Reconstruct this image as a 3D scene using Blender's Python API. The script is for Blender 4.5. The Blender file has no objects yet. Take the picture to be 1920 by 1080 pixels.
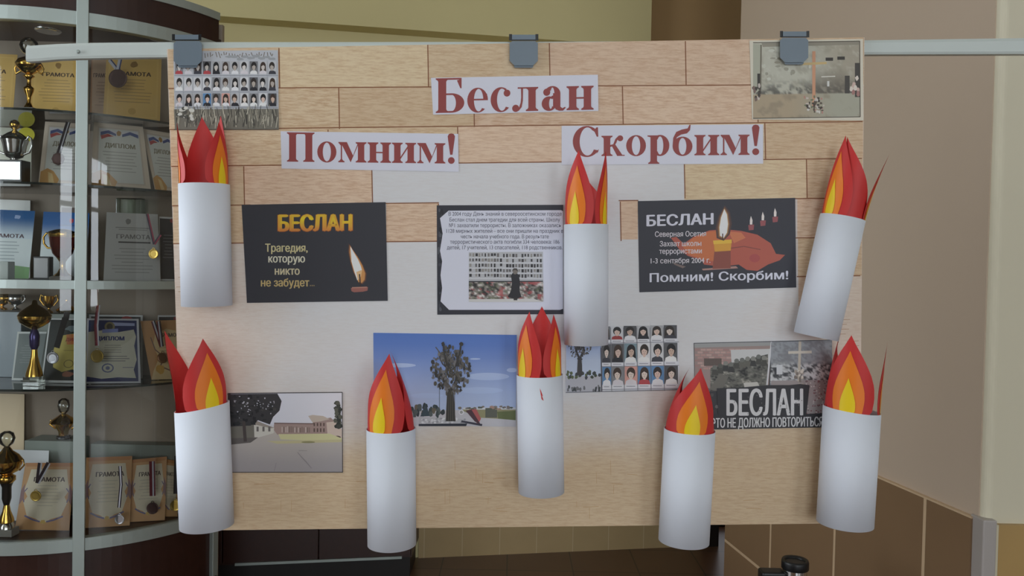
import bpy, math, random
import numpy as np
from math import sin, cos, pi, radians, sqrt

SC = bpy.context.scene
COL = SC.collection

# ------------------------------------------------------------------ camera
F = 1500.0
PITCH, ROLL = radians(1.3), 0.02
EYE = np.array([0.0, 0.0, 1.5])
_f = np.array([0, cos(PITCH), -sin(PITCH)])
_r = np.array([1.0, 0, 0])
_u = np.array([0, sin(PITCH), cos(PITCH)])
RT = cos(ROLL) * _r + sin(ROLL) * _u
UP = -sin(ROLL) * _r + cos(ROLL) * _u
cam = bpy.data.cameras.new('camera')
cam.sensor_width = 36.0
cam.lens = 36.0 * F / 1920.0
cam.clip_start = 0.05
co = bpy.data.objects.new('camera', cam)
COL.objects.link(co)
import mathutils
M = mathutils.Matrix(((RT[0], UP[0], -_f[0], EYE[0]), (RT[1], UP[1], -_f[1], EYE[1]), (RT[2], UP[2], -_f[2], EYE[2]), (0, 0, 0, 1)))
co.matrix_world = M
SC.camera = co

# ------------------------------------------------------------------ world, exposure
SC.view_settings.view_transform = 'Standard'
SC.view_settings.look = 'None'
SC.view_settings.gamma = 1.0
SC.view_settings.use_curve_mapping = False
SC.view_settings.exposure = -0.24
SC.cycles.max_bounces = 10
SC.cycles.transparent_max_bounces = 24
SC.cycles.caustics_reflective = False
SC.cycles.caustics_refractive = False
W = bpy.data.worlds.new('daylight')
SC.world = W
W.use_nodes = True
W.node_tree.nodes['Background'].inputs[0].default_value = (0.80, 0.90, 1.0, 1)
W.node_tree.nodes['Background'].inputs[1].default_value = 1.0

WINDOW_LIGHT = (8.5, 9.0)      # radiance of the daylight in the panes behind the viewer
SIDE_LIGHT = 6.5                    # and in the side window, added for light from the left

# ------------------------------------------------------------------ measuring helpers
def ray(u, v):
    return _f + RT * (u - 960) / F + UP * (540 - v) / F
def P(u, v, y):                       # point seen at (u, v) on the plane y = const
    d = ray(u, v)
    return EYE + d * (y / d[1])
def PZ(u, v, z):                      # point seen at (u, v) on the plane z = const
    d = ray(u, v)
    return EYE + d * ((z - 1.5) / d[2])
BT = 0.02                             # the board leans back a little towards its foot
BN = np.array([0, 1.0, BT]); BN /= np.linalg.norm(BN)
BP0 = np.array([0, 1.5, 1.47])
def B(u, v, h=0.0):                   # point on the board's face, h metres proud of it
    d = ray(u, v)
    t = ((BP0 - h * BN - EYE) @ BN) / (d @ BN)
    return EYE + d * t

# ------------------------------------------------------------------ colours, materials
K = 0.76
def lin1(c):
    c /= 255.0
    return c / 12.92 if c <= 0.04045 else ((c + 0.055) / 1.055) ** 2.4
def C(r, g, b, k=None):
    k = K if k is None else k
    return tuple(min(0.93, lin1(c) / k) for c in (r, g, b))
def raw(r, g, b):
    return C(r, g, b, 1.0)

MATS = {}
def pmat(name, rgb, rough=0.6, metal=0.0, var=0.06, scale=12.0, spec=0.5, bump=0.0, coat=0.0):
    if name in MATS:
        return MATS[name]
    m = bpy.data.materials.new(name); m.use_nodes = True
    nt = m.node_tree; b = nt.nodes['Principled BSDF']
    b.inputs['Roughness'].default_value = rough
    b.inputs['Metallic'].default_value = metal
    b.inputs['Specular IOR Level'].default_value = spec
    b.inputs['Coat Weight'].default_value = coat
    tc = nt.nodes.new('ShaderNodeTexCoord')
    no = nt.nodes.new('ShaderNodeTexNoise'); no.inputs['Scale'].default_value = scale; no.inputs['Detail'].default_value = 4
    nt.links.new(tc.outputs['Object'], no.inputs['Vector'])
    mx = nt.nodes.new('ShaderNodeMix'); mx.data_type = 'RGBA'
    nt.links.new(no.outputs['Fac'], mx.inputs[0])
    mx.inputs[6].default_value = tuple(c * (1 - var) for c in rgb) + (1,)
    mx.inputs[7].default_value = tuple(min(1, c * (1 + var)) for c in rgb) + (1,)
    nt.links.new(mx.outputs[2], b.inputs['Base Color'])
    if bump:
        bp = nt.nodes.new('ShaderNodeBump'); bp.inputs['Strength'].default_value = bump; bp.inputs['Distance'].default_value = 0.002
        nt.links.new(no.outputs['Fac'], bp.inputs['Height']); nt.links.new(bp.outputs[0], b.inputs['Normal'])
    MATS[name] = m
    return m

def print_mat(name, rough=0.5, grain=False, spec=0.35):
    if name in MATS:
        return MATS[name]
    m = bpy.data.materials.new(name); m.use_nodes = True
    nt = m.node_tree; b = nt.nodes['Principled BSDF']
    b.inputs['Roughness'].default_value = rough
    b.inputs['Specular IOR Level'].default_value = spec
    at = nt.nodes.new('ShaderNodeAttribute'); at.attribute_name = 'Col'
    tc = nt.nodes.new('ShaderNodeTexCoord')
    mp = nt.nodes.new('ShaderNodeMapping')
    mp.inputs['Scale'].default_value = (46, 40, 330) if grain else (40, 40, 40)
    nt.links.new(tc.outputs['Object'], mp.inputs[0])
    no = nt.nodes.new('ShaderNodeTexNoise'); no.inputs['Scale'].default_value = 1.0; no.inputs['Detail'].default_value = 7; no.inputs['Roughness'].default_value = 0.7
    nt.links.new(mp.outputs[0], no.inputs['Vector'])
    rmp = nt.nodes.new('ShaderNodeMapRange')
    if grain:
        rmp.inputs[1].default_value = 0.34; rmp.inputs[2].default_value = 0.58
        rmp.inputs[3].default_value = 1.0; rmp.inputs[4].default_value = 0.0
    else:
        rmp.inputs[1].default_value = 0.0; rmp.inputs[2].default_value = 1.0
        rmp.inputs[3].default_value = 0.06; rmp.inputs[4].default_value = 0.0
    nt.links.new(no.outputs['Fac'], rmp.inputs[0])
    mul = nt.nodes.new('ShaderNodeMath'); mul.operation = 'MULTIPLY'
    nt.links.new(rmp.outputs[0], mul.inputs[0])
    if grain:
        nt.links.new(at.outputs['Alpha'], mul.inputs[1])
    else:
        mul.inputs[1].default_value = 1.0
    mx = nt.nodes.new('ShaderNodeMix'); mx.data_type = 'RGBA'; mx.blend_type = 'MULTIPLY'
    nt.links.new(mul.outputs[0], mx.inputs[0])
    nt.links.new(at.outputs['Color'], mx.inputs[6])
    mx.inputs[7].default_value = (0.70, 0.52, 0.40, 1) if grain else (0.85, 0.85, 0.85, 1)
    nt.links.new(mx.outputs[2], b.inputs['Base Color'])
    MATS[name] = m
    return m

def glass_mat(name, tint=(0.93, 0.97, 0.95), boost=1.7):
    m = bpy.data.materials.new(name); m.use_nodes = True
    nt = m.node_tree; nt.nodes.clear()
    out = nt.nodes.new('ShaderNodeOutputMaterial')
    tr = nt.nodes.new('ShaderNodeBsdfTransparent'); tr.inputs[0].default_value = tint + (1,)
    gl = nt.nodes.new('ShaderNodeBsdfGlossy'); gl.inputs['Roughness'].default_value = 0.02
    fr = nt.nodes.new('ShaderNodeFresnel'); fr.inputs[0].default_value = 1.5
    mu = nt.nodes.new('ShaderNodeMath'); mu.operation = 'MULTIPLY'; mu.inputs[1].default_value = boost; mu.use_clamp = True
    mi = nt.nodes.new('ShaderNodeMixShader')
    nt.links.new(fr.outputs[0], mu.inputs[0]); nt.links.new(mu.outputs[0], mi.inputs[0])
    nt.links.new(tr.outputs[0], mi.inputs[1]); nt.links.new(gl.outputs[0], mi.inputs[2])
    nt.links.new(mi.outputs[0], out.inputs[0])
    MATS[name] = m
    return m

def emit_mat(name, rgb, s):
    m = bpy.data.materials.new(name); m.use_nodes = True
    nt = m.node_tree; nt.nodes.clear()
    out = nt.nodes.new('ShaderNodeOutputMaterial'); e = nt.nodes.new('ShaderNodeEmission')
    tc = nt.nodes.new('ShaderNodeTexCoord'); no = nt.nodes.new('ShaderNodeTexNoise'); no.inputs['Scale'].default_value = 1.3
    nt.links.new(tc.outputs['Object'], no.inputs['Vector'])
    mx = nt.nodes.new('ShaderNodeMix'); mx.data_type = 'RGBA'
    mx.inputs[6].default_value = tuple(c * 0.9 for c in rgb) + (1,); mx.inputs[7].default_value = tuple(rgb) + (1,)
    nt.links.new(no.outputs['Fac'], mx.inputs[0]); nt.links.new(mx.outputs[2], e.inputs[0])
    e.inputs[1].default_value = s
    nt.links.new(e.outputs[0], out.inputs[0])
    MATS[name] = m
    return m

def tile_mat(name, rgb, grout, w, h, axis, ox=0.0, oz=0.0, gw=0.008, var=0.12, rough=0.35):
    """tiles w x h with thin grout; axis 'xz' for walls (x along the wall), 'xy' for floors"""
    m = bpy.data.materials.new(name); m.use_nodes = True
    nt = m.node_tree; b = nt.nodes['Principled BSDF']; b.inputs['Roughness'].default_value = rough
    L = nt.links.new
    tc = nt.nodes.new('ShaderNodeTexCoord'); sp = nt.nodes.new('ShaderNodeSeparateXYZ'); L(tc.outputs['Object'], sp.inputs[0])
    def math_(op, a, bb):
        n = nt.nodes.new('ShaderNodeMath'); n.operation = op
        for i, q in enumerate((a, bb)):
            if q is None: continue
            if isinstance(q, (int, float)): n.inputs[i].default_value = q
            else: L(q, n.inputs[i])
        return n.outputs[0]
    a = sp.outputs[0]; c = sp.outputs[2] if axis == 'xz' else sp.outputs[1]
    fa = math_('FRACT', math_('DIVIDE', math_('ADD', a, ox), w), None)
    fc = math_('FRACT', math_('DIVIDE', math_('ADD', c, oz), h), None)
    g = math_('MAXIMUM', math_('LESS_THAN', fa, gw / w), math_('LESS_THAN', fc, gw / h))
    cid = nt.nodes.new('ShaderNodeCombineXYZ')
    L(math_('FLOOR', math_('DIVIDE', math_('ADD', a, ox), w), None), cid.inputs[0])
    L(math_('FLOOR', math_('DIVIDE', math_('ADD', c, oz), h), None), cid.inputs[1])
    wn = nt.nodes.new('ShaderNodeTexWhiteNoise'); L(cid.outputs[0], wn.inputs['Vector'])
    no = nt.nodes.new('ShaderNodeTexNoise'); no.inputs['Scale'].default_value = 7; no.inputs['Detail'].default_value = 6
    L(tc.outputs['Object'], no.inputs['Vector'])
    s = math_('ADD', math_('MULTIPLY', wn.outputs['Value'], 0.35), math_('MULTIPLY', no.outputs['Fac'], 0.65))
    mx = nt.nodes.new('ShaderNodeMix'); mx.data_type = 'RGBA'; L(s, mx.inputs[0])
    mx.inputs[6].default_value = tuple(q * (1 - var) for q in rgb) + (1,); mx.inputs[7].default_value = tuple(q * (1 + var) for q in rgb) + (1,)
    m2 = nt.nodes.new('ShaderNodeMix'); m2.data_type = 'RGBA'; L(g, m2.inputs[0]); L(mx.outputs[2], m2.inputs[6]); m2.inputs[7].default_value = tuple(grout) + (1,)
    L(m2.outputs[2], b.inputs['Base Color'])
    MATS[name] = m
    return m

# ------------------------------------------------------------------ mesh builder
WORLD = {}                                # world location of each object by name
class MB:
    def __init__(s):
        s.v = []; s.f = []; s.m = []; s.c = []; s.sm = []
    def face(s, pts, mi=0, col=None, smooth=False):
        n = len(s.v); s.v += [tuple(p) for p in pts]; s.f.append(list(range(n, n + len(pts))))
        s.m.append(mi); s.c.append(col); s.sm.append(smooth)
    def mesh(s, verts, faces, mi=0, col=None, smooth=False):
        n = len(s.v); s.v += [tuple(p) for p in verts]
        for q in faces:
            s.f.append([i + n for i in q]); s.m.append(mi); s.c.append(col); s.sm.append(smooth)
    def box(s, x0, y0, z0, x1, y1, z1, mi=0, col=None):
        v = [(x, y, z) for z in (z0, z1) for y in (y0, y1) for x in (x0, x1)]
        s.mesh(v, [(0, 2, 3, 1), (4, 5, 7, 6), (0, 1, 5, 4), (2, 6, 7, 3), (0, 4, 6, 2), (1, 3, 7, 5)], mi, col)
    def prism(s, ring0, ring1, mi=0, col=None, smooth=False):
        n = len(ring0)
        s.mesh(list(ring0) + list(ring1), [tuple(range(n))[::-1], tuple(range(n, 2 * n))], mi, col)
        s.mesh(list(ring0) + list(ring1), [(i, (i + 1) % n, n + (i + 1) % n, n + i) for i in range(n)], mi, col, smooth)
    def lathe(s, base, prof, seg=28, mi=0, col=None, ax=(0, 0, 1), sx=1.0):
        """prof: (radius, height) pairs along ax from base"""
        ax = np.array(ax, float); ax /= np.linalg.norm(ax)
        t = np.array([1.0, 0, 0]) if abs(ax[0]) < 0.9 else np.array([0, 1.0, 0])
        e1 = np.cross(ax, t); e1 /= np.linalg.norm(e1); e2 = np.cross(ax, e1)
        base = np.array(base, float); V = []
        for r, h in prof:
            for k in range(seg):
                a = 2 * pi * k / seg
                V.append(base + ax * h + r * (cos(a) * e1 * sx + sin(a) * e2))
        n = len(prof)
        Fs = [(i * seg + k, i * seg + (k + 1) % seg, (i + 1) * seg + (k + 1) % seg, (i + 1) * seg + k) for i in range(n - 1) for k in range(seg)]
        s.mesh(V, Fs, mi, col, True)
        s.face(V[:seg][::-1], mi, col); s.face(V[-seg:], mi, col)
    def tube(s, pts, r, seg=10, mi=0, col=None):
        pts = [np.array(p, float) for p in pts]; V = []
        rr = r if isinstance(r, (list, tuple)) else [r] * len(pts)
        for i, p in enumerate(pts):
            t = pts[min(i + 1, len(pts) - 1)] - pts[max(i - 1, 0)]; t /= np.linalg.norm(t)
            q = np.array([0, 1.0, 0]) if abs(t[1]) < 0.9 else np.array([1.0, 0, 0])
            e1 = np.cross(t, q); e1 /= np.linalg.norm(e1); e2 = np.cross(t, e1)
            for k in range(seg):
                a = 2 * pi * k / seg; V.append(p + rr[i] * (cos(a) * e1 + sin(a) * e2))
        s.mesh(V, [(i * seg + k, i * seg + (k + 1) % seg, (i + 1) * seg + (k + 1) % seg, (i + 1) * seg + k) for i in range(len(pts) - 1) for k in range(seg)], mi, col, True)
        s.face(V[:seg][::-1], mi, col); s.face(V[-seg:], mi, col)
    def build(s, name, mats, parent=None, origin=None, bevel=0.0):
        V = np.array(s.v, float)
        if parent is not None:
            org = WORLD[parent.name]
        elif origin is None:
            org = np.array([(V[:, 0].min() + V[:, 0].max()) / 2, (V[:, 1].min() + V[:, 1].max()) / 2, V[:, 2].min()])
        else:
            org = np.array(origin, float)
        me = bpy.data.meshes.new(name)
        me.from_pydata([tuple(p) for p in (V - org)], [], s.f)
        if not isinstance(mats, (list, tuple)): mats = [mats]
        for m in mats: me.materials.append(m)
        me.polygons.foreach_set('material_index', s.m)
        me.polygons.foreach_set('use_smooth', s.sm)
        if any(c is not None for c in s.c):
            at = me.color_attributes.new('Col', 'FLOAT_COLOR', 'CORNER')
            data = []
            for f, c in zip(s.f, s.c):
                if c is None: c = (0.8, 0.8, 0.8)
                if isinstance(c, list):
                    for q in c: data += list(q) + ([0.0] if len(q) == 3 else [])
                else:
                    q = list(c) + ([0.0] if len(c) == 3 else [])
                    data += q * len(f)
            at.data.foreach_set('color', data)
        me.update(); me.validate()
        o = bpy.data.objects.new(name, me); COL.objects.link(o)
        if parent is not None: o.parent = parent
        else: o.location = org
        WORLD[o.name] = org
        if bevel:
            bm = o.modifiers.new('bevel', 'BEVEL'); bm.width = bevel; bm.segments = 3; bm.limit_method = 'ANGLE'
        return o

def tag(o, label=None, cat=None, group=None, kind=None):
    if label: o['label'] = label
    if cat: o['category'] = cat
    if group: o['group'] = group
    if kind: o['kind'] = kind
    return o
def thing(name, loc, label, cat, group=None):
    o = bpy.data.objects.new(name, None); COL.objects.link(o); o.location = tuple(loc); o.empty_display_size = 0.05
    WORLD[o.name] = np.array(loc, float)
    return tag(o, label, cat, group)
def struct(mb, name, mats, origin=None, bevel=0.0):
    o = mb.build(name, mats, origin=origin, bevel=bevel); o['kind'] = 'structure'
    return o

# ================================================================== THE ROOM
wall_paint = pmat('olive_cream_paint', raw(222, 210, 158), 0.8, var=0.03, scale=3)
beam_paint = pmat('olive_beam_paint', raw(218, 206, 154), 0.8, var=0.03, scale=3)
taupe = pmat('taupe_paint', raw(198, 178, 158), 0.8, var=0.03, scale=3)
pillar_paint = pmat('pale_green_cream_paint', raw(222, 214, 190), 0.7, var=0.02, scale=3)
ceil_paint = pmat('ceiling_white', raw(225, 222, 212), 0.85, var=0.02)
white_paint = pmat('white_wall_paint', raw(222, 220, 212), 0.8, var=0.02)

XL, XR, YB, YF, ZC = -3.2, 4.4, -4.6, 8.0, 3.3
floor_m = tile_mat('brown_floor_tiles', raw(98, 72, 54), raw(52, 40, 32), 0.33, 0.33, 'xy', gw=0.006, rough=0.3)
m = MB(); m.box(XL, YB, -0.1, XR, YF, 0); struct(m, 'floor', floor_m, origin=(0, 0, 0))
m = MB(); m.box(XL, YB, ZC, XR, YF, ZC + 0.1); struct(m, 'ceiling', ceil_paint)
SY0, SY1 = -0.4, 2.4
m = MB(); m.box(XL - 0.2, YB, 0, XL, SY0, ZC); m.box(XL - 0.2, SY1, 0, XL, YF, ZC); m.box(XL - 0.2, SY0, 0, XL, SY1, 0.85); m.box(XL - 0.2, SY0, 2.9, XL, SY1, ZC)
struct(m, 'wall_left', white_paint)
m = MB(); m.box(XR, YB, 0, XR + 0.1, YF, ZC); struct(m, 'wall_far_right', white_paint)
m = MB(); m.box(XL, YF, 0, XR, YF + 0.1, ZC); struct(m, 'wall_far', white_paint)

# wall behind the viewer, with two windows
WX = [(-0.4, 1.6), (2.6, 4.25)]; WZ0, WZ1 = 0.85, 2.9
m = MB()
xs = [XL] + [q for w in WX for q in w] + [XR]
for i in range(0, len(xs), 2): m.box(xs[i], YB - 0.2, 0, xs[i + 1], YB, ZC)
for a, b in WX:
    m.box(a, YB - 0.2, 0, b, YB, WZ0); m.box(a, YB - 0.2, WZ1, b, YB, ZC)
struct(m, 'wall_front', white_paint)
frame_white = pmat('window_frame_white', raw(225, 225, 222), 0.4)
for i, (a, b) in enumerate(WX):
    m = MB()
    for x in (a, (a + b) / 2 - 0.03, b - 0.06): m.box(x, YB - 0.14, WZ0, x + 0.06, YB - 0.06, WZ1)
    for z in (WZ0, WZ0 + 1.3, WZ1 - 0.06): m.box(a, YB - 0.14, z, b, YB - 0.06, z + 0.06)
    w = struct(m, 'window_%d' % (i + 1), frame_white)
    m = MB(); m.face([(b, YB - 0.12, WZ0), (a, YB - 0.12, WZ0), (a, YB - 0.12, WZ1), (b, YB - 0.12, WZ1)])
    m.build('pane', emit_mat('daylight_pane_%d' % i, (0.86, 0.93, 1.0), WINDOW_LIGHT[i]), parent=w)

m = MB()
for y in (SY0, (SY0 + SY1) / 2 - .03, SY1 - .06): m.box(XL - 0.14, y, 0.85, XL - 0.06, y + .06, 2.9)
for z in (0.85, 2.15, 2.84): m.box(XL - 0.14, SY0, z, XL - 0.06, SY1, z + .06)
w = struct(m, 'window_3', frame_white)  # unseen window, added to brighten the right-hand wall
m = MB(); m.face([(XL - .12, SY0, .85), (XL - .12, SY1, .85), (XL - .12, SY1, 2.9), (XL - .12, SY0, 2.9)]); m.build('pane', emit_mat('daylight_pane_side', (0.86, 0.93, 1.0), SIDE_LIGHT), parent=w)

# back wall, running away to the right
BW0 = np.array([-0.456, 4.116]); BWS = 0.1766
def wy(x): return BW0[1] + BWS * (x - BW0[0])
def slab(mb, x0, x1, z0, z1, front, thick, mi=0):      # slab parallel to the back wall, its face `front` metres in front of it
    f0, f1 = wy(x0) - front, wy(x1) - front
    q = [(x0, f0), (x1, f1), (x1, f1 + thick), (x0, f0 + thick)]
    mb.prism([(x, y, z0) for x, y in q], [(x, y, z1) for x, y in q], mi)
XE = 1.075
XC = 0.70
m = MB(); slab(m, XL, XC, 0, ZC, 0, 0.2)
struct(m, 'wall_back', wall_paint)
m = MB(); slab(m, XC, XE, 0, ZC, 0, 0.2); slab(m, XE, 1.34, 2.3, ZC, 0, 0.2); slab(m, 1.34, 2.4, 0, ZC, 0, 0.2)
struct(m, 'wall_back_right', pmat('ochre_brown_paint', raw(190, 156, 110), 0.8, var=0.03, scale=3))  # browner than the rest: shade at this end put into the wall colour
m = MB(); slab(m, XL, XC, 2.68, ZC, 0.11, 0.11); struct(m, 'trim_1', beam_paint)
dado_m = tile_mat('olive_wall_tiles', raw(188, 164, 122), raw(205, 188, 150), 0.195, 0.30, 'xz', ox=0.04, oz=0.08, gw=0.004)
m = MB(); slab(m, -0.456, XE, 0, 0.9, 0.012, 0.012); struct(m, 'trim_2', dado_m, origin=(0, 0, 0))
dark_door = pmat('black_brown_door_frame', raw(30, 24, 22), 0.5)
m = MB(); slab(m, XE, XE + 0.09, 0, 2.3, 0.03, 0.25); struct(m, 'door_1', dark_door)

# wall on the right, running towards the viewer and ending in the pillar
R0 = np.array([0.961, 3.465]); R1 = np.array([1.188, 1.98]); RD = (R1 - R0) / np.linalg.norm(R1 - R0)
m = MB(); q = [(R0[0], R0[1]), (R1[0] - 0.003 , R1[1] + 0.02), (R1[0] + 0.3, R1[1] + 0.02), (R0[0] + 0.3, R0[1])]
m.prism([(x, y, 0) for x, y in q][::-1], [(x, y, ZC) for x, y in q][::-1]); struct(m, 'wall_right', taupe)
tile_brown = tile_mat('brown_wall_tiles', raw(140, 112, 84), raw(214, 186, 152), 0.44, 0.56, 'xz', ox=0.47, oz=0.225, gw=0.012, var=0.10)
L = float(np.linalg.norm(R1 - R0))
m = MB(); m.box(0, -0.012, 0, L - 0.03, 0.0, 0.9)
o = struct(m, 'trim_3', tile_brown, origin=(0, 0, 0)); o.location = (R0[0], R0[1], 0); o.rotation_euler = (0, 0, math.atan2(RD[1], RD[0]))
o.rotation_euler.z = math.atan2(RD[1], RD[0])
m = MB()
x0 = R1[0]; rr = 0.02
ring = [(x0, 2.45)] + [(x0 + rr - rr * cos(a), 1.98 + rr - rr * sin(a)) for a in [k * pi / 12 for k in range(7)]] + [(2.6, 1.98), (2.6, 2.45)]
m.prism([(x, y, 0.0) for x, y in ring], [(x, y, ZC) for x, y in ring]); struct(m, 'wall_pillar', pillar_paint)
tile_yel = tile_mat('yellow_brown_pillar_tiles', raw(186, 152, 96), raw(214, 205, 180), 0.44, 0.56, 'xz', ox=-1.21, oz=0.225, gw=0.006)
m = MB(); m.box(x0 + 0.022, 1.966, 0, 2.6, 1.98, 0.893); struct(m, 'trim_4', tile_yel, origin=(0, 0, 0))
guard = pmat('grey_corner_guard', raw(178, 170, 166), 0.4)
m = MB(); m.box(x0 - 0.012, 1.962, 0, x0 + 0.022, 2.02, 0.905); struct(m, 'trim_5', guard, bevel=0.004)

# ================================================================== DISPLAY CABINET
alu = pmat('satin_aluminium', raw(172, 182, 178), 0.42, 0.55, var=0.03)
wenge = pmat('dark_wenge_veneer', raw(50, 26, 20), 0.35, var=0.25, scale=30)
wenge_in = pmat('dark_wenge_inside', raw(70, 52, 42), 0.5, var=0.15)
back_m = pmat('taupe_back_panel', raw(150, 136, 120), 0.6, var=0.05)
glass = glass_mat('clear_glass_pane', (0.95, 0.97, 0.96), 1.5)
shelf_g = glass_mat('glass_shelf_top', (0.86, 0.91, 0.89), 1.3)
edge_m = pmat('dark_green_glass_edge', raw(30, 42, 40), 0.15)
ACX, ACY, AR = -1.8, 3.42, 0.68
XA, XB, YBK = -2.43, -1.17, 3.20
ZT, Z1, Z2, ZM, Z3, ZB = 2.343, 2.023, 1.768, 1.417, 1.0446, 0.499
def arc_pts(R, n=48, xa=XA, xb=XB):
    t0, t1 = math.asin((xa - ACX) / AR), math.asin((xb - ACX) / AR)
    return [(ACX + R * sin(t0 + (t1 - t0) * k / n), ACY - R * cos(t0 + (t1 - t0) * k / n)) for k in range(n + 1)]
def arc_band(mb, ro, ri, z0, z1, xa=XA, xb=XB, mi=0, n=48):
    a, b = arc_pts(ro, n, xa, xb), arc_pts(ri, n, xa, xb)
    V = [(x, y, z) for (x, y), (xx, yy) in zip(a, b) for x, y, z in ((x, y, z0), (x, y, z1), (xx, yy, z1), (xx, yy, z0))]
    Fs = []
    for k in range(n):
        i, j = 4 * k, 4 * k + 4
        for q in range(4): Fs.append((i + q, j + q, j + (q + 1) % 4, i + (q + 1) % 4))
    mb.mesh(V, Fs, mi, None, False)
    mb.face([V[i] for i in (0, 1, 2, 3)], mi); mb.face([V[4 * n + i] for i in (3, 2, 1, 0)], mi)
def arc_plate(mb, R, z0, z1, ybk, mi_top=0, mi_edge=0):
    a = arc_pts(R); ring = [(x, max(y, 0)) for x, y in a if y < ybk] + [(XB - 0.005, ybk), (XA + 0.005, ybk)]
    mb.face([(x, y, z1) for x, y in ring], mi_top); mb.face([(x, y, z0) for x, y in ring][::-1], mi_top)
    n = len(ring)
    for i in range(n):
        (xa, ya), (xb, yb) = ring[i], ring[(i + 1) % n]
        mb.face([(xa, ya, z0), (xb, yb, z0), (xb, yb, z1), (xa, ya, z1)], mi_edge)
cab = thing('display_cabinet', (ACX, 3.0, 0), 'tall trophy display cabinet with a bowed glass front and dark wood base', 'display cabinet')
POSTX = [-2.43, -2.088, -1.512, -1.17]
for i, px in enumerate(POSTX):
    t = math.asin((px - ACX) / AR); nx, ny = sin(t), -cos(t); tx, ty = cos(t), sin(t)
    w = 0.019 if i in (1, 2) else 0.014
    cx, cy = ACX + AR * nx, ACY + AR * ny
    q = [(cx + a * tx + b * nx, cy + a * ty + b * ny) for a, b in ((-w, -0.03), (w, -0.03), (w, 0.012), (-w, 0.012))]
    m = MB(); m.prism([(x, y, 0.02) for x, y in q], [(x, y, 2.366 if i in (0, 3) else 2.50) for x, y in q])
    m.build('frame_post', alu, parent=cab, bevel=0.002)
for nm, z0, z1 in (('cornice_rail', 2.455, 2.485), ('top_rail', ZT - 0.023, ZT + 0.023), ('middle_rail', ZM - 0.015, ZM + 0.015), ('bottom_rail', ZB - 0.022, ZB + 0.022)):
    m = MB(); arc_band(m, AR + 0.004, AR - 0.03, z0, z1); m.build(nm, alu, parent=cab)
m = MB(); arc_band(m, AR - 0.002, AR - 0.02, ZT + 0.023, 2.455); m.build('cornice', wenge, parent=cab)
m = MB(); arc_plate(m, AR - 0.02, 2.37, 2.39, YBK); m.build('ceiling_panel', wenge_in, parent=cab)
m = MB(); arc_plate(m, AR - 0.03, ZM - 0.012, ZM + 0.012, YBK - 0.001); m.build('middle_shelf', pmat('grey_shelf_board', raw(150, 150, 146), 0.5), parent=cab)
m = MB(); arc_plate(m, AR - 0.03, ZB - 0.02, ZB + 0.015, YBK - 0.001); m.build('floor_panel', wenge, parent=cab)
for z in (Z1, Z2, Z3):
    m = MB(); arc_plate(m, AR - 0.035, z - 0.004, z + 0.004, YBK - 0.002, 0, 1); m.build('glass_shelf', [shelf_g, edge_m], parent=cab)
m = MB(); m.box(XA, YBK, 0.0, XB, YBK + 0.02, 2.45); m.build('back_panel', back_m, parent=cab)
m = MB(); arc_band(m, AR - 0.006, AR - 0.03, 0.26, ZB - 0.022); m.build('base_panel', wenge, parent=cab)
m = MB(); arc_band(m, AR + 0.03, AR - 0.06, 0.0, 0.26); m.build('plinth', pmat('plinth_dark_grey_brown', raw(62, 48, 42), 0.5), parent=cab)
for xa, xb in ((-2.06, -1.54), (-1.485, -1.19), (-2.41, -2.115)):
    for z0, z1 in ((ZM + 0.016, ZT - 0.024), (ZB + 0.023, ZM - 0.016)):
        a = arc_pts(AR - 0.012, 24, xa, xb); m = MB()
        V = [(x, y, z) for x, y in a for z in (z0, z1)]
        m.mesh(V, [(2 * k, 2 * k + 2, 2 * k + 3, 2 * k + 1) for k in range(24)], 0, None, True)
        m.build('glass_door', glass, parent=cab)
chrome = pmat('chrome', raw(225, 225, 225), 0.12, 1.0, var=0.02)
for u, v in ((90, 57), (302, 72)):
    p = PZ(u, v, 2.368); m = MB(); m.lathe((p[0], min(p[1], 3.12), 2.362), [(0.040, 0), (0.046, 0.004), (0.046, 0.008)], 24); sp = m.build('spot_lamp', chrome, parent=cab)

# low dark cabinet along the back wall
lc = thing('low_cabinet', (-0.98, wy(-0.98) - 0.2, 0), 'low dark wood cabinet along the back wall below the board', 'cabinet')
m = MB(); slab(m, -1.52, -0.456, 0.11, 1.0, 0.30, 0.285); m.build('body', wenge, parent=lc)
for a, b in ((-1.515, -1.31), (-1.305, -0.885), (-0.88, -0.46)):
    m = MB(); slab(m, a, b, 0.125, 0.95, 0.318, 0.018); m.build('door', wenge, parent=lc, bevel=0.002)
m = MB(); slab(m, -1.5, -0.47, 0.0, 0.11, 0.25, 0.23); m.build('plinth', pmat('kick_dark', raw(24, 18, 16), 0.5), parent=lc)
m = MB(); slab(m, -1.25, -0.50, 0.112, 0.124, 0.325, 0.008); m.build('kick_strip', alu, parent=lc)

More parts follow.
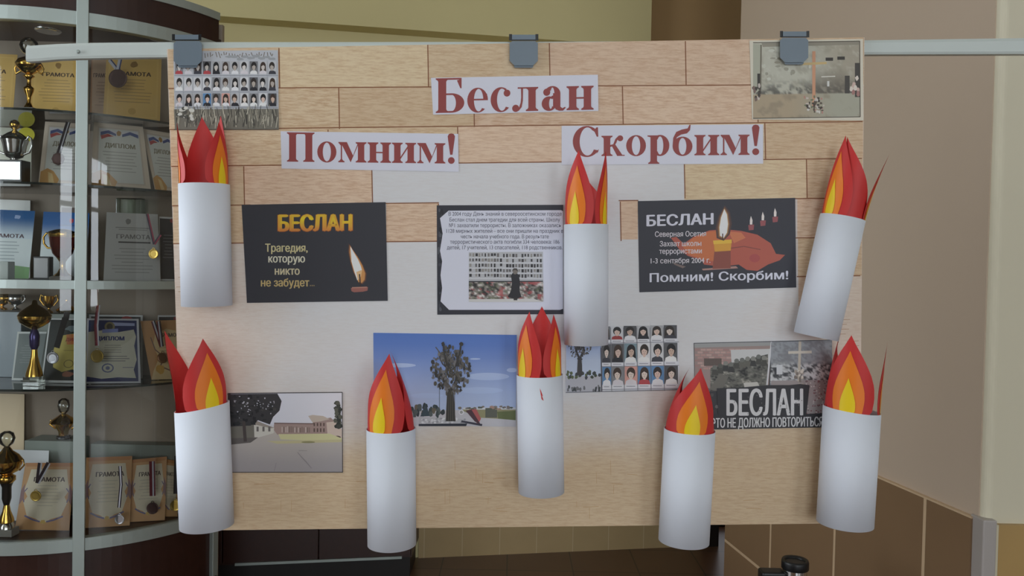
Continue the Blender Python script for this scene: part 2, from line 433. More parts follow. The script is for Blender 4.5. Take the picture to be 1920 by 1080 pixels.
# ================================================================== PRINTED SHEETS
def raw_text(s):
    cu = bpy.data.curves.new('t', 'FONT'); cu.body = s; cu.resolution_u = 3
    o = bpy.data.objects.new('t', cu); COL.objects.link(o)
    dg = bpy.context.evaluated_depsgraph_get()
    me = bpy.data.meshes.new_from_object(o.evaluated_get(dg))
    V = [(v.co.x, v.co.y) for v in me.vertices]; Fs = [list(p.vertices) for p in me.polygons]
    bpy.data.objects.remove(o); bpy.data.curves.remove(cu); bpy.data.meshes.remove(me)
    return V, Fs
GLYPHS = {}
def sans_glyph(c):
    if c not in GLYPHS:
        right = lambda q: max(x for x, y in raw_text(q)[0])
        adv = right(c + '|') - right('|')
        V, Fs = raw_text(c) if c != ' ' else ([], [])
        if c == '\u043d':      # stems and bar of the small en, as three rectangles
            V = []; Fs = []
            for x0, y0, x1, y1 in ((.075, 0, .163, .542), (.421, 0, .509, .542), (.163, .238, .421, .319)):
                i = len(V); V += [(x0, y0), (x1, y0), (x1, y1), (x0, y1)]; Fs.append([i, i + 1, i + 2, i + 3])
        GLYPHS[c] = (V, Fs, adv)
    return GLYPHS[c]
def text_mesh(s):
    V = []; Fs = []; x = 0.0
    for c in s:
        gv, gf, adv = sans_glyph(c); i = len(V)
        V += [(a + x, b) for a, b in gv]; Fs += [[q + i for q in f] for f in gf]; x += adv
    return V, Fs
CAPH = 0.7

# ---- bold serif letters (cap height 1, x-height 0.69), each a list of polygons and an advance
def g_rect(a, b, c, d): return [(a, b), (c, b), (c, d), (a, d)]
def g_serif(x0, x1, y, up, e=0.075, t=0.035):
    k = 1 if up else -1
    return [(x0 - e, y), (x1 + e, y), (x1 + e, y + k * t), (x1 + 0.02, y + k * (t + 0.03)), (x1, y + k * (t + 0.07)), (x0, y + k * (t + 0.07)), (x0 - 0.02, y + k * (t + 0.03)), (x0 - e, y + k * t)]
def g_ring(cx, cy, rx, ry, ix, iy, a0=0, a1=360, dx=0.0, n=26):
    out = []
    for k in range(n):
        a, b = radians(a0 + (a1 - a0) * k / n), radians(a0 + (a1 - a0) * (k + 1) / n)
        out.append([(cx + rx * cos(a), cy + ry * sin(a)), (cx + rx * cos(b), cy + ry * sin(b)), (cx + dx + ix * cos(b), cy + iy * sin(b)), (cx + dx + ix * cos(a), cy + iy * sin(a))])
    return out
def g_disc(cx, cy, r, ry=None): return [(cx + r * cos(k * pi / 10), cy + (ry or r) * sin(k * pi / 10)) for k in range(20)]
def g_stem(x0, x1, h): return [g_rect(x0, 0.0, x1, h), g_serif(x0, x1, 0, True), g_serif(x0, x1, h, False)]
XH = 0.69
def glyph(ch):
    if ch == 'П': return g_stem(0.10, 0.34, 1) + g_stem(0.66, 0.90, 1) + [g_rect(0.1, 0.945, 0.9, 1)], 1.04
    if ch == 'Б':
        return g_stem(0.10, 0.34, 1) + [g_rect(0.1, 0.95, 0.80, 1), [(0.80, 1), (0.74, 0.95), (0.66, 0.93), (0.76, 0.70), (0.80, 0.70)]] + \
            [g_rect(0.3, 0.51, 0.52, 0.56), g_rect(0.3, 0, 0.52, 0.05)] + g_ring(0.50, 0.28, 0.38, 0.28, 0.13, 0.235, -90, 90), 0.94
    if ch == 'С':
        return g_ring(0.52, 0.5, 0.47, 0.53, 0.26, 0.48, 50, 325, 0.02) + [[(0.84, 0.98), (0.89, 0.98), (0.90, 0.66), (0.85, 0.66), (0.78, 0.82), (0.66, 0.93), (0.80, 0.93)], [(0.88, 0.20), (0.92, 0.24), (0.90, 0.15), (0.84, 0.08)]], 1.0
    if ch == 'е':
        return g_ring(0.34, 0.345, 0.31, 0.36, 0.14, 0.325, 5, 315, 0.03) + [g_rect(0.18, 0.34, 0.645, 0.385), [(0.52, 0.345), (0.65, 0.345), (0.62, 0.52), (0.53, 0.60), (0.5, 0.5)]], 0.70
    if ch == 'с': return g_ring(0.34, 0.345, 0.31, 0.36, 0.15, 0.32, 55, 320, 0.03) + [g_disc(0.52, 0.53, 0.10)], 0.66
    if ch == 'о': return g_ring(0.36, 0.345, 0.33, 0.36, 0.14, 0.32), 0.74
    if ch == 'л':
        return g_stem(0.50, 0.72, XH) + [g_rect(0.18, XH - 0.04, 0.6, XH), [(0.28, XH), (0.34, XH), (0.335, 0.3), (0.30, 0.12), (0.22, 0.02), (0.12, -0.02), (0.14, 0.04), (0.22, 0.10), (0.27, 0.25), (0.285, 0.4)], g_disc(0.12, 0.085, 0.105)], 0.86
    if ch == 'а':
        return [g_rect(0.38, 0.10, 0.60, 0.50), [(0.58, 0.12), (0.66, 0.06), (0.74, 0.10), (0.76, 0.07), (0.68, -0.01), (0.56, -0.01), (0.46, 0.03), (0.42, 0.12)]] + \
            g_ring(0.36, 0.48, 0.24, 0.225, 0.06, 0.185, 0, 150) + [g_disc(0.19, 0.53, 0.105)] + g_ring(0.26, 0.20, 0.22, 0.21, 0.05, 0.15, 60, 330, 0.05) + [[(0.34, 0.42), (0.42, 0.45), (0.42, 0.38), (0.36, 0.33), (0.30, 0.36)]], 0.78
    if ch == 'н': return g_stem(0.08, 0.30, XH) + g_stem(0.52, 0.74, XH) + [g_rect(0.28, 0.325, 0.54, 0.37)], 0.84
    if ch == 'и': return g_stem(0.08, 0.30, XH) + g_stem(0.54, 0.76, XH) + [[(0.28, 0.10), (0.28, 0.18), (0.56, 0.60), (0.56, 0.52)]], 0.86
    if ch == 'м':
        return [g_rect(0.10, 0, 0.145, XH), g_serif(0.09, 0.155, 0, True), g_serif(0.08, 0.2, XH, False, 0.06), [(0.09, XH), (0.31, XH), (0.53, 0.22), (0.44, 0.0)], [(0.44, 0.0), (0.48, 0.12), (0.70, XH), (0.74, XH)]] + g_stem(0.69, 0.91, XH), 1.02
    if ch == 'к':
        return g_stem(0.08, 0.30, XH) + [[(0.28, 0.30), (0.28, 0.37), (0.40, 0.40), (0.47, 0.58), (0.58, 0.69), (0.68, 0.66), (0.56, 0.60), (0.50, 0.44), (0.44, 0.35)], g_disc(0.63, 0.60, 0.10), [(0.34, 0.36), (0.46, 0.40), (0.70, 0.035), (0.78, 0.035), (0.78, 0), (0.52, 0), (0.52, 0.02)]], 0.80
    if ch == 'р':
        return [g_rect(0.10, -0.28, 0.32, XH), g_serif(0.10, 0.32, -0.28, True), [(0.0, XH), (0.2, XH), (0.2, XH - 0.1), (0.1, XH - 0.06), (0.0, XH - 0.035)]] + g_ring(0.42, 0.345, 0.31, 0.36, 0.11, 0.31, -140, 140, 0.0), 0.80
    if ch == 'б':
        return g_ring(0.37, 0.31, 0.33, 0.33, 0.13, 0.285) + [[(0.04, 0.32), (0.06, 0.60), (0.16, 0.80), (0.34, 0.88), (0.54, 0.92), (0.60, 1.04), (0.64, 1.04), (0.62, 0.86), (0.52, 0.75), (0.32, 0.71), (0.18, 0.62), (0.14, 0.48), (0.16, 0.34)]], 0.76
    if ch == '!':
        return [[(0.13, 0.30), (0.06, 0.80), (0.045, 0.93), (0.09, 1.01), (0.17, 1.03), (0.25, 1.01), (0.295, 0.93), (0.28, 0.80), (0.21, 0.30)], g_disc(0.17, 0.105, 0.115)], 0.40
    return [], 0.4
def serif_polys(s):
    x = 0.0; out = []
    for ch in s:
        ps, adv = glyph(ch); out += [[(px + x, py) for px, py in p] for p in ps]; x += adv
    return out

def vn(x, y, seed=0):
    def hsh(i, j): return ((math.sin(i * 127.1 + j * 311.7 + seed * 74.7) * 43758.5453) % 1.0)
    i, j = math.floor(x), math.floor(y); a, b = x - i, y - j; a = a * a * (3 - 2 * a); b = b * b * (3 - 2 * b)
    return (hsh(i, j) * (1 - a) + hsh(i + 1, j) * a) * (1 - b) + (hsh(i, j + 1) * (1 - a) + hsh(i + 1, j + 1) * a) * b
def fbm(x, y, seed=0, o=3):
    v, w, tt = 0, .5, 0
    for k in range(o): v += w * vn(x * 2 ** k, y * 2 ** k, seed + k); tt += w; w *= .6
    return v / tt
class Sheet:
    """a sheet of printed paper: everything on it is one mesh; fmap(u, v, h) gives the place of a print point"""
    def __init__(s, fmap, corners, thick=0.0005, lift=0.0007, back=None):
        s.mb = MB(); s.fm = fmap; s.h0 = lift + thick; s.k = 0; s.corners = corners; s.lift = lift
        s.base_col = None
    def base(s, col):
        a = [s.fm(u, v, s.lift) for u, v in s.corners]; b = [s.fm(u, v, s.h0) for u, v in s.corners]
        s.mb.face(a, 0, col); s.mb.face(b[::-1], 0, col)
        n = len(a)
        for i in range(n): s.mb.face([a[i], b[i], b[(i + 1) % n], a[(i + 1) % n]], 0, col)
    def h(s):
        s.k += 1; return s.h0 + 0.00003 + 0.000004 * s.k
    def poly(s, pts, col, h=None):
        h = h or s.h(); s.mb.face([s.fm(u, v, h) for u, v in pts], 0, col)
    def rect(s, a, b, c, d, col): s.poly([(a, b), (c, b), (c, d), (a, d)], col)
    def ell(s, cu, cv, ru, rv, col, n=16, rot=0.0):
        s.poly([(cu + ru * cos(t) * cos(rot) - rv * sin(t) * sin(rot), cv + ru * cos(t) * sin(rot) + rv * sin(t) * cos(rot)) for t in [2 * pi * k / n for k in range(n)]], col)
    def blob(s, cu, cv, ru, rv, col, rnd, n=11, j=0.35):
        s.poly([(cu + ru * q * cos(t), cv + rv * q * sin(t)) for t, q in [(2 * pi * k / n, 1 - j * rnd.random()) for k in range(n)]], col)
    def line(s, pts, w, col, h=None):
        h = h or s.h()
        for (a, b), (c, d) in zip(pts[:-1], pts[1:]):
            l = math.hypot(c - a, d - b) or 1; nx, ny = -(d - b) / l * w / 2, (c - a) / l * w / 2
            s.mb.face([s.fm(a + nx, b + ny, h), s.fm(c + nx, d + ny, h), s.fm(c - nx, d - ny, h), s.fm(a - nx, b - ny, h)], 0, col)
    def grid(s, quad, n, m, fn):
        """colour field over a quad (TL, TR, BR, BL): fn(s, t) -> colour"""
        h = s.h()
        def at(a, b):
            p = [(1 - b) * ((1 - a) * quad[0][i] + a * quad[1][i]) + b * ((1 - a) * quad[3][i] + a * quad[2][i]) for i in (0, 1)]
            return p
        for j in range(m):
            for i in range(n):
                q = [(i / n, j / m), ((i + 1) / n, j / m), ((i + 1) / n, (j + 1) / m), (i / n, (j + 1) / m)]
                s.mb.face([s.fm(*at(a, b), h) for a, b in q], 0, [fn(a, b) for a, b in q])
    def text(s, txt, u0, u1, vb, cap, col, slope=0.0, bold=0.0, font='sans', colfn=None, shear=0.0):
        h = s.h()
        if bold and font != 'serif':
            d = bold * cap * .85
            for du, dv in ((-d, 0), (d, 0), (0, d * .35), (0, -d * .35)):
                s.text(txt, u0 + d + du, u1 - d + du, vb + dv, cap - d, col, slope, 0.0, font, colfn, shear)
            return
        if font == 'serif':
            polys = serif_polys(txt); V = [p for q in polys for p in q]; Fs = []; i = 0
            for q in polys: Fs.append(list(range(i, i + len(q)))); i += len(q)
            ch = 1.0
        else:
            V, Fs = text_mesh(txt); ch = CAPH
        if not V: return
        xa, xb = min(p[0] for p in V), max(p[0] for p in V); k = (u1 - u0) / (xb - xa)
        px = [(u0 + (x - xa) * k, y * cap / ch) for x, y in V]
        pts = [(u, vb + slope * (u - u0) - y) for u, y in px]
        W3 = [s.fm(u, v, h) for u, v in pts]
        if font == 'serif':      # strokes of a letter overlap: each lies on its own print layer
            for f in Fs:
                hh = s.h(); s.mb.face([s.fm(*pts[i], hh) for i in f], 0, col)
            return
        for f in Fs:
            c = col if colfn is None else [colfn(px[i][1] / cap, pts[i][0]) for i in f]
            s.mb.face([W3[i] for i in f], 0, c)
    def portrait(s, a, b, c, d, rnd, col=True, eyes=False, face=None):
        w, hh = c - a, d - b
        g = lambda lo, hi: (lambda q: C(q, q, q + 3))(rnd.randint(lo, hi))
        bg = g(150, 205) if rnd.random() < .6 else g(70, 130)
        if col and rnd.random() < .35: bg = rnd.choice([C(92, 130, 170), C(200, 150, 140), C(120, 140, 150), C(170, 180, 175)])
        hair = rnd.choice([C(38, 34, 34), C(50, 42, 38), C(62, 48, 40), C(30, 28, 30)])
        skin = rnd.choice([C(205, 180, 168), C(190, 165, 150), C(210, 195, 185)] if col else [C(190, 182, 176), C(170, 160, 152), C(205, 198, 194)])
        cloth = rnd.choice([C(215, 215, 220), C(60, 60, 68), C(40, 40, 46), C(205, 200, 205), C(225, 225, 228)] + ([C(170, 70, 75), C(150, 60, 60)] if rnd.random() < .4 else []))
        s.rect(a, b, c, d, bg)
        cx = (a + c) / 2 + rnd.uniform(-.06, .06) * w
        long = rnd.random() < .45
        if long: s.poly([(cx - .34 * w, b + .35 * hh), (cx + .34 * w, b + .35 * hh), (cx + .40 * w, b + .90 * hh), (cx - .40 * w, b + .90 * hh)], hair)
        s.ell(cx, b + .36 * hh, .345 * w, .32 * hh, hair, 14)
        s.poly([(a + .04 * w, d), (a + .10 * w, d - .20 * hh), (cx - .12 * w, d - .30 * hh), (cx + .12 * w, d - .30 * hh), (c - .10 * w, d - .20 * hh), (c - .04 * w, d)], cloth)
        s.rect(cx - .09 * w, b + .55 * hh, cx + .09 * w, b + .74 * hh, skin)
        s.ell(cx, b + .44 * hh, .225 * w, .255 * hh, skin, 14)
        s.poly([(cx - .24 * w, b + .40 * hh), (cx - .21 * w, b + .20 * hh), (cx + rnd.uniform(-.1, .1) * w, b + .15 * hh), (cx + .21 * w, b + .20 * hh), (cx + .24 * w, b + .40 * hh), (cx + rnd.uniform(-.08, .08) * w, b + .29 * hh)], hair)
        if eyes:
            for sg in (-1, 1): s.ell(cx + sg * .085 * w, b + .43 * hh, .035 * w, .016 * hh, C(45, 38, 36), 8)
            s.line([(cx - .06 * w, b + .57 * hh), (cx + .06 * w, b + .57 * hh)], .018 * hh, C(150, 100, 95))
            s.line([(cx, b + .45 * hh), (cx + .015 * w, b + .52 * hh)], .03 * w, C(175, 148, 135))
    def done(s, name, label, cat, mat=None, group=None):
        o = s.mb.build(name, mat or print_mat('printed_paper'), None)
        return tag(o, label, cat, group)

# ------------------------------------------------------------------ the board itself
TL, TR, BR, BL = (313, 92), (1621, 70), (1611, 981), (343, 995)
rnd = random.Random(4)
def inb(s_, t_): return ((1 - t_) * ((1 - s_) * TL[0] + s_ * TR[0]) + t_ * ((1 - s_) * BL[0] + s_ * BR[0]), (1 - t_) * ((1 - s_) * TL[1] + s_ * TR[1]) + t_ * ((1 - s_) * BL[1] + s_ * BR[1]))
def mixc(a, b, t): return tuple(x + (y - x) * t for x, y in zip(a, b))
def sm(a, b, x):
    t = min(1, max(0, (x - a) / (b - a))); return t * t * (3 - 2 * t)
PALE, SAND, PEACH = C(206, 205, 207), C(202, 180, 150), C(208, 188, 168)
def board_col(a, b):
    u, v = inb(a, b)
    w = 0.025 * sin(u * .031 + 1.3 * sin(v * .02)) + 0.02 * sin(v * .05 + u * .013)
    e = max(sm(.26 + w, .02, a) * .75, sm(.83 + w, .99, a) * .8)
    bt = sm(.72, .92, b + .6 * w + .05 * sm(.6, .8, a) + .04 * abs(a - .5))
    c = mixc(PALE, PEACH, min(1, e)); c = mixc(c, SAND, bt)
    return c + (0.10 + 0.35 * max(e * .8, bt),)
bd = MB()
n_, m_ = 96, 64
T_ = 0.006
front = [[B(*inb(i / n_, j / m_), 0.0) for i in range(n_ + 1)] for j in range(m_ + 1)]
for j in range(m_):
    for i in range(n_):
        q = [(i, j), (i, j + 1), (i + 1, j + 1), (i + 1, j)]
        bd.face([front[y][x] for x, y in q], 0, [board_col(x / n_, y / m_) for x, y in q])
bk = lambda q: B(*q, 0.0) + BN * T_
cs = [TL, TR, BR, BL]
bd.face([bk(q) for q in cs], 0, C(200, 196, 188))
for i in range(4):
    a, b = cs[i], cs[(i + 1) % 4]; bd.face([B(*a), B(*b), bk(b), bk(a)], 0, C(214, 206, 194))
PK = [0]
def plank(pts, col, gr=0.55):
    PK[0] += 1; h = 0.00004 + 0.000002 * PK[0]
    bd.face([B(u, v, h) for u, v in pts][::-1], 0, tuple(col) + (gr,))
def pline(pts, w=2.0, col=None):
    PK[0] += 1; h = 0.00016 + 0.000001 * PK[0]
    col = col or C(132, 86, 58)
    for (a, b), (c, d) in zip(pts[:-1], pts[1:]):
        l = math.hypot(c - a, d - b); nx, ny = -(d - b) / l * w / 2, (c - a) / l * w / 2
        bd.face([B(a + nx, b + ny, h), B(c + nx, d + ny, h), B(c - nx, d - ny, h), B(a - nx, b - ny, h)], 0, tuple(col) + (0.2,))
TOPV = lambda u: 92 - 22 * (u - 313) / 1308
def row(v0, v1, xs):
    """v0, v1: (left, right) heights of a plank row; xs: joints"""
    f = lambda vv, u: vv[0] + (vv[1] - vv[0]) * (u - 320) / 1295 if not callable(vv) else vv(u)
    for a, b in zip(xs[:-1], xs[1:]):
        base = rnd.choice([(206, 184, 154), (202, 178, 148), (210, 184, 160), (208, 188, 156), (206, 180, 156)])
        jit = rnd.randint(-4, 4)
        plank([(a, f(v0, a)), (b, f(v0, b)), (b, f(v1, b)), (a, f(v1, a))], C(*[q + jit for q in base]), rnd.uniform(.5, .8))
EL = lambda v: 313 + 30 * (v - 92) / 903 + .8
ER = lambda v: 1621 - 10 * (v - 70) / 911 - .8
row(TOPV, (166, 158), [EL(130), 523, 802, 1030, 1285, 1412, ER(110)])
row((166, 158), (243, 228), [EL(200), 635, 888, 1167, 1420, ER(190)])
row((243, 228), (312, 297), [EL(280), 615, 858, 1100, 1434, ER(260)])
row((312, 297), (386, 371), [EL(350), 457, 697])
row((312, 297), (386, 371), [1283, 1512, ER(330)])
row((386, 371), (457, 445), [EL(420), 456])
row((386, 371), (457, 445), [724, 822]); row((386, 371), (457, 445), [1163, 1196]); row((386, 371), (457, 445), [1495, ER(410)])
row((457, 445), (534, 517), [1496, ER(480)]); row((534, 517), (590, 572), [1497, 1560])
LN = lambda a, b, u0, u1: pline([(u0, a + (b - a) * (u0 - 320) / 1295), (u1, a + (b - a) * (u1 - 320) / 1295)])
for a, b, u0, u1 in ((166, 158, 316, 1618), (243, 228, 318, 1617), (312, 297, 321, 1616), (386, 371, 323, 470), (386, 371, 590, 823), (386, 371, 1160, 1197), (386, 371, 1490, 1615), (457, 445, 325, 460), (457, 445, 724, 822), (457, 445, 1490, 1614), (534, 517, 1494, 1613)):
    LN(a, b, u0, u1)
for u, v0, v1 in ((523, 90, 165), (802, 84, 164), (1030, 81, 163), (1285, 77, 160), (635, 165, 242), (888, 164, 238), (1167, 162, 234), (1420, 160, 229), (615, 243, 309), (858, 238, 305), (1434, 230, 298), (457, 312, 384), (697, 308, 380), (1283, 303, 372), (1512, 299, 371), (456, 386, 456), (822, 382, 455), (1163, 378, 452)):
    pline([(u, v0), (u + 1.5, v1)])
for (u, v) in ((340, 470), (336, 520), (1560, 600), (1585, 640)):
    for k in range(4): pline([(u + rnd.randint(-6, 6), v + 9 * k), (u + 22 + rnd.randint(0, 14), v + 9 * k - 1)], 1.0, C(176, 140, 108))
for k in range(46):     # printed scratches over the sandy foot of the sheet
    u = rnd.choice([rnd.uniform(360, 680), rnd.uniform(1060, 1600), rnd.uniform(800, 970)]); v = rnd.uniform(850, 965)
    if rnd.random() < .5: pline([(u, v), (u + rnd.uniform(8, 30), v + rnd.uniform(-2, 2))], .9, C(186, 152, 112))
    else: pline([(u, v), (u + rnd.uniform(-1, 1), v + rnd.uniform(8, 30))], .9, C(190, 158, 120))
board = bd.build('display_board', print_mat('board_print', 0.55, grain=True), None)
tag(board, 'large pale board printed with wooden planks, hung from the rail by clips', 'display board')

# ------------------------------------------------------------------ title strips
RED, WHITE = C(140, 66, 64), C(206, 206, 218)
def title(corners, txt, u0, u1, vb, cap, slope, label):
    s = Sheet(B, corners); s.base(WHITE)
    s.text(txt, u0, u1, vb, cap, RED, slope, font='serif')
    return s.done('title_strip', label, 'title strip')
title([(808, 146), (1121, 140), (1122, 208), (812, 215)], 'Беслан', 817, 1113, 212, 65, -0.022, 'white strip lettered in dark red, highest and middle one of the three')
title([(526, 246), (859, 251), (860, 322), (528, 316)], 'Помним!', 538, 853, 303, 55, 0.012, 'white paper strip lettered in dark red, beside the portrait collage')
title([(1053, 236), (1431, 233), (1431, 307), (1053, 309)], 'Скорбим!', 1074, 1424, 293, 55, -0.008, 'white paper strip lettered in dark red, below the photo of the hall with a cross')

# ------------------------------------------------------------------ portrait collage, top corner
rnd = random.Random(11)
q = [(325, 96), (521, 94), (523, 243), (328, 243)]
s = Sheet(B, q); s.base(C(178, 180, 186))
for k in range(26):
    u = 384 + k * 5.1; s.line([(u, 100 + rnd.uniform(-3, 3)), (u + rnd.uniform(-3, 4), 106 + rnd.uniform(-3, 3))], 1.4, C(110, 100, 88))
for k in range(9): s.blob(430 + k * 10, 108 + rnd.uniform(-3, 3), 9, 3, C(150, 152, 156), rnd)
for r, (v0, v1, off) in enumerate(((115, 139, 0), (145, 170, 0), (175, 199, 0))):
    for i in range(11):
        a = 328 + i * 17.5 + off; s.portrait(a, v0, a + 15.2, v1, rnd, col=(r == 2))
    s.line([(327, v1 + 2.5), (521, v1 + 2.5)], 1.0, C(140, 142, 150))
s.poly([(326, 205), (522, 204), (523, 243), (328, 243)], C(112, 108, 98))
for k in range(190):
    u = rnd.uniform(329, 520); v = rnd.uniform(214, 241); l = rnd.uniform(8, 26)
    c = rnd.choice([C(160, 154, 140), C(60, 58, 54), C(182, 176, 160), C(92, 88, 80), C(140, 134, 120)])
    s.line([(u, v), (min(521, max(329, u + rnd.uniform(-5, 5))), max(196, v - l))], rnd.uniform(.7, 1.6), c)
for k in range(14): s.blob(332 + rnd.uniform(0, 30), 200 + rnd.uniform(0, 24), 5, 4, rnd.choice([C(196, 194, 186), C(80, 78, 72)]), rnd)
s.line([(326, 243), (328, 243), (522, 242.5)], 1.2, C(70, 66, 62))
s.done('portrait_collage', 'grey photo collage of three portrait rows above dry grass, under a clip', 'photo')

# ------------------------------------------------------------------ photo of a hall with a cross, top corner
rnd = random.Random(5)
s = Sheet(B, [(1405, 76), (1618, 73), (1619, 226), (1410, 224)]); s.base(C(205, 198, 182))
def hallc(a, b):
    n = fbm(a * 16, b * 11, 3); n2 = fbm(a * 34, b * 26, 9)
    if b < .69 + .015 * (n2 - .5):
        c = mixc(C(180, 178, 164), C(160, 152, 136), sm(.45, .9, a)); c = mixc(c, C(146, 140, 124), sm(.5, .75, n) * .6); c = mixc(c, C(196, 196, 184), sm(.55, .8, n2) * .35)
        dk = sm(.45, .66, b) * (sm(.38, .62, n2) * .85 if a < .55 else sm(.28, .5, n2) * .95); c = mixc(c, C(74, 72, 68), dk)
        return mixc(c, C(112, 104, 92), sm(.5, .6, a) * (1 - sm(.82, .95, a)) * sm(.3, .5, b) * .55)
    c = mixc(C(166, 150, 126), C(162, 160, 144), sm(.3, .8, a)); return mixc(c, C(138, 126, 108), sm(.5, .75, n) * .6)
s.grid([(1412, 80), (1612, 77), (1613, 219), (1412, 222)], 66, 46, hallc)
s.poly([(1412, 82), (1427, 84), (1426, 168), (1412, 178)], C(166, 166, 150)); s.line([(1427, 84), (1426, 170)], 2.5, C(104, 98, 84))
s.poly([(1428, 81), (1612, 77), (1610, 84), (1430, 88)], C(142, 136, 122))
for k in range(22): s.blob(rnd.uniform(1432, 1520), rnd.uniform(92, 150), rnd.uniform(2, 7), rnd.uniform(2, 5), rnd.choice([C(150, 146, 132), C(186, 186, 172), C(140, 134, 118), C(190, 190, 178)]), rnd)
for a, b, c, d, q in ((1548, 108, 1562, 114, 60), (1570, 106, 1584, 112, 60), (1420, 138, 1425, 166, 58), (1603, 118, 1612, 182, 70), (1584, 142, 1593, 175, 72)): s.rect(a, b, c, d, C(q, q - 4, q - 8))
s.line([(1540, 144), (1566, 143)], 2, C(205, 202, 192)); s.rect(1551, 152, 1555, 162, C(205, 205, 200))
for k in range(8): s.blob(rnd.uniform(1594, 1610), rnd.uniform(146, 178), 4, 6, rnd.choice([C(196, 170, 160), C(160, 118, 112), C(210, 200, 190)]), rnd)
for k in range(12): s.blob(rnd.uniform(1412, 1424), rnd.uniform(160, 188), 3, 5, rnd.choice([C(70, 64, 58), C(120, 100, 92), C(190, 180, 172)]), rnd)
s.line([(1526, 96), (1526, 200)], 6, C(196, 146, 116)); s.line([(1504, 120), (1550, 118)], 4.5, C(192, 168, 120))
for k in range(46): s.blob(rnd.gauss(1526, 11), rnd.gauss(198, 8), rnd.uniform(1.5, 4), rnd.uniform(1.5, 4), rnd.choice([C(90, 80, 70), C(190, 180, 172), C(176, 130, 122), C(110, 116, 92), C(70, 62, 56), C(200, 196, 190)]), rnd)
for e in (([(1412, 80), (1612, 77)]), ([(1612, 77), (1613, 219)]), ([(1613, 219), (1412, 222)])): s.line(e, 1.3, C(74, 66, 56))
s.done('hall_photo', 'colour photo of a ruined hall with a tall wooden cross and flowers, white margin', 'photo')

# ------------------------------------------------------------------ black poster with one small candle
q = [(453, 384), (723, 379), (727, 564), (463, 568)]
BLK = C(54, 54, 60)
s = Sheet(B, q); s.base(BLK)
def gold(y, u): return mixc(C(200, 128, 62), C(222, 196, 44), sm(0, .8, y) if y < .8 else 1 - .5 * sm(.8, 1, y))
s.text('БЕСЛАН', 520, 662, 434, 33, C(150, 80, 40), -0.008, bold=.105)
s.text('БЕСЛАН', 521, 661, 433, 31, None, -0.008, bold=.085, colfn=gold)
for txt, a, b, vb, c in (('Трагедия,', 497, 577, 472, C(196, 186, 142)), ('которую', 503, 572, 492, C(206, 202, 182)), ('никто', 515, 562, 515, C(196, 186, 154)), ('не забудет', 489, 580, 537, C(186, 164, 112))):
    s.text(txt, a, b, vb, 15, c, 0.0, bold=.04)
for k in range(3): s.rect(581 + 3.4 * k, 534.5, 583 + 3.4 * k, 536.5, C(150, 132, 96))
fl = [(657, 461), (663, 471), (672, 485), (679, 498), (684, 512), (683, 524), (678, 530), (672, 528), (664, 510), (659, 492), (656, 474)]
cxy = (670, 503)
for sc, c in ((1.28, (78, 60, 56)), (1.14, (140, 92, 62)), (1.03, (196, 140, 84))): s.poly([(cxy[0] + (u - cxy[0]) * sc, cxy[1] + (v - cxy[1]) * (1 + (sc - 1) * .45)) for u, v in fl], C(*c))
s.poly([(657, 462), (662, 471), (671, 486), (677, 500), (679, 508), (674, 516), (670, 526), (664, 508), (659, 490)], C(226, 220, 226))
s.poly([(668, 510), (679, 506), (677, 518), (671, 526)], C(214, 178, 132))
s.line([(674, 514), (675, 526), (676, 540)], 2.4, C(66, 48, 44))
s.poly([(658, 540), (690, 538), (689, 545), (680, 547), (664, 548), (659, 546)], C(150, 96, 88)); s.line([(660, 539.5), (688, 538.5)], 2, C(176, 128, 112))
s.done('poster', 'black poster with gold lettering and one small burning candle', 'poster')

# ------------------------------------------------------------------ text poster with a torn black frame
rnd = random.Random(8)
q = [(819, 385), (1056, 384), (1056, 589), (820, 590)]
s = Sheet(B, q); s.base(C(50, 50, 58))
for k in range(30): s.blob(rnd.uniform(822, 829), rnd.uniform(392, 582), rnd.uniform(1, 4), rnd.uniform(3, 9), rnd.choice([C(66, 66, 74), C(78, 80, 86), C(40, 40, 46)]), rnd)
s.poly([(841, 395), (1052, 394), (1055.5, 396), (1055.5, 579), (1050, 581), (842, 581), (826, 565), (829, 540), (826, 516), (829, 490), (825, 470), (830, 438), (825, 409)], C(204, 205, 218))
INK = C(84, 84, 100)
for txt, a, b, vb in (('В 2004 году День знаний в североосетинском городе', 841, 1053, 404.5), ('Беслан стал днем трагедии для всей страны. Школу', 843, 1050, 415.5), ('№1 захватили террористы. В заложниках оказались', 842, 1052, 426), ('1128 мирных жителей – все они пришли на праздник в', 837, 1056, 436.5), ('честь начала учебного года. В результате', 864, 1029, 447), ('террористического акта погибли 334 человека: 186', 844, 1049, 457), ('детей, 17 учителей, 13 спасателей, 118 родственников.', 838, 1054.5, 467.5)):
    s.text(txt, a, b, vb, 7.2, INK, 0.0, bold=.012)
s.poly([(879, 473), (1018, 472), (1019, 565), (879, 566)], C(176, 176, 180))
for r in range(5):
    for i in range(24):
        if rnd.random() < .88:
            a = 880 + i * 5.75; b = 475 + r * 9.6 + (1 if i > 10 else 0)
            s.rect(a, b, a + rnd.uniform(2.4, 4.6), b + rnd.uniform(4.5, 7), rnd.choice([C(70, 68, 70), C(110, 106, 106), C(50, 48, 50), C(140, 136, 132)]))
    s.line([(879, 483.5 + r * 9.6), (1018, 483.5 + r * 9.6)], 1.6, C(202, 202, 206))
s.line([(879, 528), (1018, 527.5)], 2.2, C(52, 52, 56))
s.rect(879, 529, 1018.5, 565, C(120, 114, 108))
def flowc(a, b):
    q = fbm(a * 22, b * 7, 51); r_ = fbm(a * 16, b * 6, 57)
    c = mixc(mixc(C(52, 50, 50), C(128, 122, 116), sm(.34, .54, q)), C(206, 200, 196), sm(.56, .72, q))
    return mixc(mixc(c, C(168, 82, 84), sm(.58, .7, r_) * .8), C(104, 112, 84), sm(.62, .75, 1 - r_) * .6)
